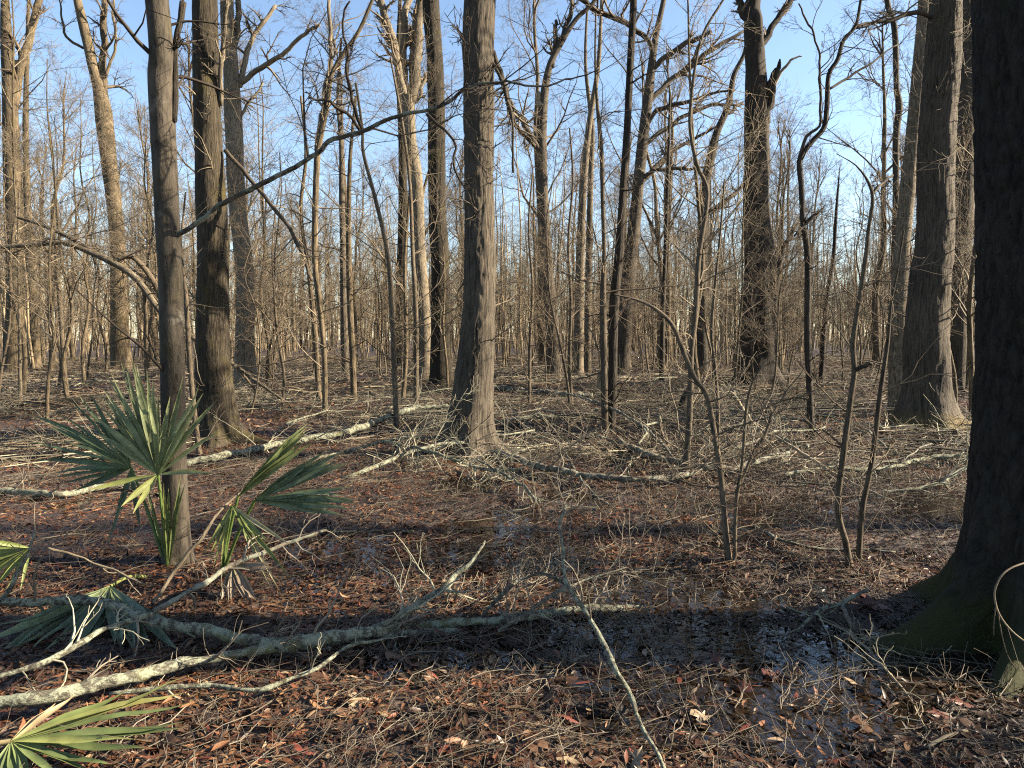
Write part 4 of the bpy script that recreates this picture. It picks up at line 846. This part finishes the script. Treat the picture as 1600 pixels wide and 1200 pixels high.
fallen(FB, "grey upright lichened sticks leaning beside the edge palmetto fan", BR, [(-5, 945, 10, .1), (15, 920, 10, .2), (32, 890, 9, .3), (48, 858, 7, .42), (55, 830, 4, .5)], 'lichen', 4, (.1, .3), 3)
fallen(FB, "light brown dead stalk leaning from palmetto base toward the dark twig tangle", BR, [(238, 945, 7, .1), (265, 905, 9, .2), (295, 865, 8, .32), (320, 835, 7, .42), (345, 795, 5, .52), (400, 750, 4, .62)], 'stem', 5, (.1, .4), 3)
# the leaning limb hangs in a plane some 14 m off
pts = [(-30, 388, 9), (50, 383, 9), (100, 380, 10), (150, 398, 13), (180, 412, 15), (207, 430, 14), (227, 453, 13), (255, 492, 12), (297, 525, 11), (345, 556, 10), (400, 595, 8), (452, 632, 5)]
c = smooth_line(from_px([(a, b_, w_ * .72) for a, b_, w_ in pts], 15.5), 60); P, Rd = c[:, :3], c[:, 3]; loc = P[-1].copy()
root = thing("broken_limb", "broken pale limb leaning down behind the slim mottled trunk to the ground", "limb", loc)
obj("stem", Tubes().add(P, Rd, 12, cap=True).mesh("stem", loc), M['pale'], root)
for lp_ in ([(180, 408, 8), (205, 400, 8), (235, 432, 9), (252, 470, 8), (262, 520, 6), (270, 560, 4)], [(150, 396, 7), (110, 372, 6), (60, 350, 5), (10, 335, 3)], [(225, 455, 6), (228, 500, 6), (228, 545, 5), (232, 575, 4)], [(357, 562, 5), (380, 585, 4), (400, 612, 3)]):
    q = smooth_line(from_px(lp_, 15.5, .6), 16); obj("limb", Tubes().add(q[:, :3], q[:, 3], 8).mesh("limb", loc), M['stem'], root)
    P = P if len(P) != 60 else P
t = Tubes(); a, ra = grow(P[None], np.minimum(Rd, .035)[None], 34, (0, 1), (R(30), R(75)), (.6, 2.6), 7, up=.05, wig=.2, rr=.5, abslen=True); t.add(a, ra, 4)
b_, rb = grow(a, ra, 7, (.15, 1), (R(25), R(60)), (.3, .6), 5, wig=.22, rr=.65); t.add(b_, rb, 3); c3, rc = grow(b_, rb, 4, (.15, 1), (R(25), R(60)), (.3, .6), 4, wig=.22, rr=.7, rmin=.002); t.add(c3, rc, 3)
obj("twig_spray", t.mesh("twig_spray", loc), M['twig'], root)

# middle-ground fallen branches, one by one, around and behind the traced ones
protos = []
for i in range(7):
    L = rng.uniform(1.8, 3.8); P = np.zeros((9, 3)); P[:, 0] = np.linspace(-L / 2, L / 2, 9); P[:, 1] = np.cumsum(rng.normal(0, .06, 9)); P[:, 2] = .05 + .10 * np.sin(np.linspace(0, 3.1, 9)) + np.abs(rng.normal(0, .03, 9))
    Rd = rng.uniform(.013, .027) * (1 - .65 * np.linspace(0, 1, 9)); tm = Tubes().add(P, Rd, 8, cap=True).mesh("stem"); tm.materials.append(M['log'] if i % 2 else M['lichen'])
    t = Tubes(); a, ra = grow(P[None], Rd[None], 14, (.15, 1), (R(25), R(65)), (.15, .4), 6, wig=.2, rr=.5, rmin=.004); a[..., 2] = np.abs(a[..., 2] - .01) * .55 + .01; t.add(a, ra, 4)
    b_, rb = grow(a, ra, 6, (.15, 1), (R(25), R(60)), (.3, .7), 5, wig=.25, rr=.65, rmin=.003); b_[..., 2] = np.abs(b_[..., 2]) * .6 + .005; t.add(b_, rb, 3)
    sh = []
    for j in range(14):
        m_ = Tubes().add(a[j], ra[j], 4).add(b_[j * 6:j * 6 + 6], rb[j * 6:j * 6 + 6], 3).mesh("twig"); m_.materials.append(M['brush'] if i % 3 else M['twig_pale']); sh.append(m_)
    cm = t.mesh("twig_spray"); cm.materials.append(M['brush'] if i % 3 else M['twig_pale']); protos.append((tm, cm, sh))
rows = {"near": [], "far": []}
for i in range(175):
    x, y = (float(v[0]) for v in scatter(1, 8.5, 36, R(37)))
    if i >= 150: x, y = rng.uniform(.3, 8.5), rng.uniform(8.6, 13.5)
    px_ = float(topx(np.array([x, y, 0.]))[0]); k = i % 7
    e = thing(FB, "", BR, (x, y, float(gz(x, y)))); rows["near" if y < 16 else "far"].append((px_, e))
    e.rotation_euler = (rng.normal(0, .04), rng.normal(0, .04), rng.uniform(0, 6.28)); s_ = rng.uniform(.7, 1.3); e.scale = (s_,) * 3
    obj("stem", protos[k][0], None, e)
    if y < 16:
        for m_ in protos[k][2]: obj("twig", m_, None, e)
    else: obj("twig_spray", protos[k][1], None, e)
ordinal_labels(rows["near"], "twiggy fallen branch"); ordinal_labels(rows["far"], "fallen branch farther back")

# brush: dead twigs nobody could count
t = Tubes()
def brush(n, d0, d1, L, r, dens, half=R(42), n2=6, lift=.12):
    x, y = scatter(n, d0, d1, half)
    keep = rng.uniform(-.5, .5, n) < dens + 1.3 * noise(x * .5, y * .5, seed=61); x, y = x[keep], y[keep]; n = len(x)
    yaw = rng.uniform(0, 6.28, n); Ls = rng.uniform(*L, n); k = 5; f = np.linspace(-.5, .5, k)
    P = np.zeros((n, k, 3)); P[:, :, 0] = x[:, None] + np.cos(yaw)[:, None] * f * Ls[:, None]; P[:, :, 1] = y[:, None] + np.sin(yaw)[:, None] * f * Ls[:, None]
    P[:, :, :2] += rng.normal(0, .035, (n, k, 2)) * Ls[:, None, None]
    P[:, :, 2] = np.maximum(gz(P[:, :, 0], P[:, :, 1]), WATER_Z) + .012 + np.abs(rng.normal(0, lift * .5, (n, k))) * Ls[:, None] * .4 + rng.uniform(0, .03, (n, 1))
    Rd = (r * rng.uniform(.6, 1.4, n))[:, None] * (1 - .6 * np.linspace(0, 1, k))[None]; t.add(P, Rd, 3)
    if n2:
        a, ra = grow(P, Rd, n2, (.05, 1), (R(25), R(70)), (.25, .6), 4, up=.04, wig=.25, rr=.65, rmin=r * .3, zmin=.004); t.add(a, ra, 3)
brush(2300, 2.1, 5.5, (.08, .55), .0024, .25, n2=3, lift=.07)
brush(2600, 5.5, 10, (.2, 1.0), .0032, .15, n2=5, lift=.08)
kind(obj("dead_brush", t.mesh("dead_brush"), M['brush']), "stuff")
def litter_clump(n, L, r, spread, lift, n2, m):
    """low heap of dead sticks"""
    t = Tubes(); q = rng.normal(0, spread, (n, 2)); yaw = rng.uniform(0, 6.28, n); Ls = rng.uniform(*L, n); f = np.linspace(-.5, .5, 5); P = np.zeros((n, 5, 3))
    P[:, :, 0] = q[:, :1] + np.cos(yaw)[:, None] * f * Ls[:, None]; P[:, :, 1] = q[:, 1:] + np.sin(yaw)[:, None] * f * Ls[:, None]; P[:, :, :2] += rng.normal(0, .03, (n, 5, 2)) * Ls[:, None, None]
    P[:, :, 2] = .01 + np.abs(rng.normal(0, lift, (n, 1))) + np.abs(rng.normal(0, lift * .35, (n, 5)))
    Rd = (r * rng.uniform(.5, 1.7, n))[:, None] * (1 - .6 * np.linspace(0, 1, 5))[None]; t.add(P, Rd, 4)
    a, ra = grow(P, Rd, n2, (.05, 1), (R(20), R(60)), (.25, .6), 4, up=.01, wig=.2, rr=.6, rmin=r * .28); a[..., 2] = np.abs(a[..., 2]) * .75 + .004; t.add(a, ra, 3)
    me = t.mesh("clump"); me.materials.append(M[m]); return me
heaps = [litter_clump(11, (.5, 2.4), .0085, .65, .05, 4, m_) for m_ in ('brush', 'log', 'twig_lichen', 'twig', 'brush', 'twig_dark')]
p_, s_, r_ = place(400, 9, 21, R(40), .7, 1.2); keep = fbm(p_[:, 0] * .4, p_[:, 1] * .4, seed=61) > .0; scatter_stuff("fallen_twig_litter", heaps, p_[keep], s_[keep], r_[keep])
heaps2 = [litter_clump(14, (.9, 3.6), .013, 1.0, .10, 4, m_) for m_ in ('brush', 'twig', 'brush', 'twig_pale')]
p_, s_, r_ = place(480, 20, 60, R(40), .7, 1.3); scatter_stuff("far_twig_litter", heaps2, p_, s_, r_)

# ------------------------------------------------------------------ palmettos
GREEN, BLUE, LIME, DEAD = (.115, .142, .048), (.078, .112, .060), (.185, .20, .065), (.21, .165, .12)
def leaflet_mesh(hub, tip, wid, nrm, colr, droop=0., off=(0, 0, 0), bend=0.):
    """one pleated segment of a fan: a folded strip from hub to tip"""
    hub, tip = np.asarray(hub, float), np.asarray(tip, float); ax = tip - hub; L = np.linalg.norm(ax); ax /= L
    side = norm(np.cross(nrm, ax)); up = np.cross(ax, side)
    s = np.array([0, .12, .28, .45, .60, .74, .87, 1.0]); ww = np.array([.14, .45, .80, 1.0, .90, .66, .34, .03]) * wid * .5
    V = []
    for a, q in zip(s, ww):
        c = hub + ax * a * L + np.array([0, 0, -droop * L * a ** 2.2]) + side * bend * L * a * a + up * L * .03 * math.sin(9 * a + bend * 90) * a
        V += [c - side * q * .9 + up * q * .25, c - up * q * .35, c + side * q * .9 + up * q * .25]
    Q = []
    for i in range(len(s) - 1):
        b0 = 3 * i; Q += [[b0, b0 + 1, b0 + 4, b0 + 3], [b0 + 1, b0 + 2, b0 + 5, b0 + 4]]
    V = np.array(V); cc = np.asarray(colr)[None] * (0.85 + .3 * rng.uniform()) * np.ones((len(V), 1))
    basec = np.clip(1 - np.repeat(s, 3) / .35, 0, 1)[:, None]; cc = cc * (1 - .5 * basec) + np.array([[.17, .20, .06]]) * .5 * basec
    tipc = np.clip((np.repeat(s, 3) - .9) / .1, 0, 1)[:, None]; cc = cc * (1 - .6 * tipc) + np.array([[.22, .17, .08]]) * .6 * tipc
    return mesh_np("leaflet", V - np.asarray(off), Q, colr=cc, smooth=True)
def petiole(pts, r0, r1, parent, loc, colr=(.10, .15, .04)):
    p = smooth_line(np.array(pts), 14); r = np.linspace(r0, r1, 14); T_ = Tubes().add(p, r, 7); V = np.concatenate(T_.V) - loc
    me = mesh_np("petiole", V, np.concatenate(T_.Q), np.concatenate(T_.U), colr=np.tile(colr, (len(V), 1))); return obj("petiole", me, M['palm'], parent)
def frond(root, loc, hub, depth, tips, colr, wid, foot=None, nrm=None, pr=(.013, .009), droop=.04, pcol=(.10, .15, .04), label=None):
    """hub: photo pixel; tips: (x, y, depth) of each leaflet's end"""
    H = at(hub[0], hub[1], depth)
    if foot is not None: head = petiole([foot, foot * .45 + H * .55 + np.array([0, 0, .03]), H], pr[0], pr[1], root, loc, pcol)
    else: head = petiole([H - np.array([0, -.02, .02]), H + np.array([0, .01, 0]), H], pr[1], pr[1], root, loc, pcol)
    head.name = "frond"
    for tip in tips:
        Tp = at(tip[0], tip[1], tip[2]); Tp[2] = max(Tp[2], float(gz(Tp[0], Tp[1])) + .01)
        nv = norm(np.array([0, 0, CAM_H]) - H) if nrm is None else np.asarray(nrm, float)
        nv = nv + rng.normal(0, .25, 3)
        L = np.linalg.norm(Tp - H); cc = tip[3] if len(tip) > 3 else colr
        obj("leaflet", leaflet_mesh(H, Tp + np.array([0, 0, droop * L]), wid * rng.uniform(.65, 1.2), nv, cc, droop + rng.uniform(0, .05), loc, rng.normal(0, .05)), M['palm'], head)
    return head
def fan(hub, depth, n, a0, a1, L0, L1, dd, jitter=.06, colr=None):
    """tips on an arc: angles in degrees anticlockwise from +x of the picture, lengths in pixels from edge to middle; dd: depth change at mid, edges"""
    out = []
    for i in range(n):
        f = i / (n - 1); a = R(a0 + (a1 - a0) * f + rng.normal(0, 1.2)); L = (L0 + (L1 - L0) * math.sin(math.pi * f) ** .7) * (1 + rng.normal(0, jitter))
        out.append((hub[0] + L * math.cos(a), hub[1] - L * math.sin(a), depth + dd[0] + (dd[1] - dd[0]) * abs(2 * f - 1)))
    return out
# the upright plant by the slim trunk
foot = gnd(262, 890); foot[2] = float(gz(foot[0], foot[1])) - .03; loc = foot.copy()
p1 = thing("palmetto", "upright palmetto with two green fans in front of the slim mottled trunk", "palmetto", loc)
frond(p1, loc, (247, 742), 4.72, [(x_, y_, 4.72 + dz_) for x_, y_, dz_ in ((152, 672, .1), (166, 690, -.1), (146, 648, .1), (160, 640, -.05), (158, 612, .1), (168, 598, 0), (176, 580, .1), (186, 566, .05), (197, 556, 0), (209, 562, .1), (220, 566, 0), (230, 578, .05), (240, 586, -.05), (249, 600, .05),
    (258, 618, -.1), (155, 660, .0), (163, 626, .05), (181, 573, 0), (192, 561, .1), (214, 564, .03), (226, 572, .1), (236, 600, -.1), (245, 610, .0), (204, 575, -.08), (309, 598, -.1), (299, 586, -.12), (319, 607, -.15), (332, 620, -.05), (340, 667, -.15), (331, 729, -.1))] + [(135, 764, 4.55, LIME), (190, 790, 4.5, LIME), (205, 800, 4.55, LIME)], (.175, .200, .098), .042, foot, droop=.03)
frond(p1, loc, (205, 731), 5.0, fan((205, 731), 5.0, 19, 105, 205, 95, 150, (.1, -.1), .1) + [(188, 800, 4.9), (170, 850, 4.9), (215, 830, 4.85)], BLUE, .040, foot + np.array([-.02, .03, 0]), droop=.05)
for (a, b_, w_, cc) in ((284, 735, .03, GREEN), (252, 748, .034, LIME), (262, 760, .03, GREEN), (238, 770, .024, GREEN), (225, 748, .02, BLUE)):    # folded young leaves
    h = frond(p1, loc, (263, 888), foot[1], [(a, b_, foot[1] - .1), (a - 4, b_ + 12, foot[1] - .08)], cc, w_ * 1.25, None, droop=.0)
# the broken, splayed plant
foot = gnd(345, 905); foot[2] = float(gz(foot[0], foot[1])) - .03; loc = foot.copy()
p2 = thing("palmetto", "splayed palmetto with split and drooping fans between slim trunk and puddle", "palmetto", loc)
frond(p2, loc, (372, 776), 4.55, [(482, 655, 4.7), (474, 662, 4.7), (486, 672, 4.65), (466, 680, 4.7), (478, 690, 4.6), (458, 700, 4.65), (490, 683, 4.6), (470, 672, 4.68), (462, 690, 4.62), (448, 712, 4.6)], (.135, .158, .058), .050, foot, droop=.02)
frond(p2, loc, (398, 782), 4.45, [(512, 700, 4.4), (524, 702, 4.4), (538, 703, 4.38), (500, 712, 4.4), (545, 712, 4.38), (530, 722, 4.35), (548, 766, 4.3), (560, 770, 4.3), (556, 780, 4.3), (548, 790, 4.3), (538, 808, 4.3), (505, 800, 4.3), (518, 715, 4.38), (508, 706, 4.4), (552, 774, 4.3), (540, 765, 4.32), (520, 770, 4.32)], (.110, .140, .080), .056, foot, droop=.03)
frond(p2, loc, (362, 790), 4.5, [(318, 866, 4.4, LIME), (330, 858, 4.4, LIME), (334, 888, 4.4, LIME), (340, 880, 4.45, LIME), (400, 862, 4.4), (412, 872, 4.4), (436, 922, 4.35, (.26, .23, .12)), (425, 915, 4.35, (.26, .23, .12)), (448, 905, 4.35), (392, 850, 4.4), (420, 850, 4.35), (405, 838, 4.4), (452, 858, 4.3, (.24, .22, .12)), (326, 872, 4.42, LIME)], GREEN, .030, foot, droop=.03)
# the low fan in the shadow
foot = gnd(232, 905); foot[2] = float(gz(foot[0], foot[1])) - .02; loc = foot.copy()
p3 = thing("palmetto", "low blue-green palmetto fan drooping under the sagging lichened branch", "palmetto", loc)
tips = [(-25, 985), (-30, 1008), (-25, 1030), (0, 1045), (15, 1062), (45, 1068), (70, 1078), (92, 1082), (112, 1076), (132, 1062), (152, 1056), (172, 1052), (192, 1046), (212, 1040), (232, 1030), (250, 1022), (268, 1016), (282, 1010), (288, 1004)]
frond(p3, loc, (172, 916), 4.08, [(a, b_, 3.52 - .04 * abs(i - 9) * .3) for i, (a, b_) in enumerate(tips)], (.105, .138, .084), .064, foot, nrm=(0.05, -.55, .83), droop=-.05, pcol=LIME)
# lower edge fan
foot = np.array([-2.1, 2.45, 0.]); foot[2] = float(gz(foot[0], foot[1])); loc = foot.copy()
p4 = thing("palmetto", "green palmetto fan spread sideways over orange leaves at the picture's bottom corner", "palmetto", loc)
frond(p4, loc, (18, 1158), 2.5, [(300, 1058, 2.72, LIME), (285, 1066, 2.72, (.20, .20, .07)), (302, 1084, 2.68), (290, 1128, 2.6), (285, 1132, 2.58), (240, 1170, 2.52), (210, 1150, 2.5, LIME), (150, 1215, 2.45), (175, 1205, 2.45), (110, 1240, 2.4), (60, 1250, 2.38), (25, 1260, 2.36), (0, 1262, 2.36), (-30, 1262, 2.36), (120, 1085, 2.7, (.28, .21, .12)), (90, 1100, 2.7, (.28, .21, .12)), (200, 1085, 2.7, GREEN)], (.085, .112, .042), .036, foot, nrm=(0.1, -.45, .85), droop=.0, pcol=(.26, .21, .11))
# edge fan
foot = np.array([-3.75, 4.6, 0.]); foot[2] = float(gz(foot[0], foot[1])); loc = foot.copy()
p5 = thing("palmetto", "yellow-green palmetto fan half cut by the picture's edge near leaning sticks", "palmetto", loc)
frond(p5, loc, (48, 856), 4.5, fan((48, 856), 4.5, 14, 170, 262, 85, 125, (-.05, -.2)), (.16, .19, .06), .034, foot, droop=.04)
# dead brown fan
foot = gnd(352, 912); foot[2] = float(gz(foot[0], foot[1])); loc = foot.copy()
p6 = thing("dead_palmetto_frond", "withered brown palmetto frond hanging from a bare branch", "dead frond", loc)
frond(p6, loc, (364, 884), 4.35, [(346, 962, 4.2), (354, 966, 4.2), (362, 970, 4.2), (370, 972, 4.2), (378, 972, 4.2), (386, 968, 4.2), (394, 964, 4.2), (402, 956, 4.2), (425, 880, 4.2), (428, 885, 4.2)], DEAD, .046, None, droop=.0, pcol=DEAD)

# thin vine looping off the buttressed trunk
v_pts = smooth_line(np.array([np.append(at(a, b_, d_), r_) for a, b_, d_, r_ in ((1640, 872, 3.30, .004), (1600, 880, 3.22, .004), (1570, 894, 3.18, .0042), (1555, 920, 3.16, .0042), (1556, 945, 3.15, .0042), (1566, 968, 3.13, .004), (1585, 990, 3.1, .004), (1615, 1012, 3.08, .0036))]), 40)
loc = v_pts[0, :3].copy(); vine = thing("vine", "thin pale vine looping out from the buttressed trunk's shaded foot", "vine", loc)
obj("stem", Tubes().add(v_pts[:, :3], v_pts[:, 3], 7, cap=True).mesh("stem", loc), M['deadwood'], vine)
for pp in (((1556, 945), (1553, 975), (1553, 992)), ((1560, 960), (1566, 995), (1575, 1025), (1588, 1045))):
    q = smooth_line(np.array([at(a, b_, 3.13) for a, b_ in pp]), 16); obj("tendril", Tubes().add(q, np.linspace(.003, .0015, 16), 5).mesh("tendril", loc), M['stem'], vine)
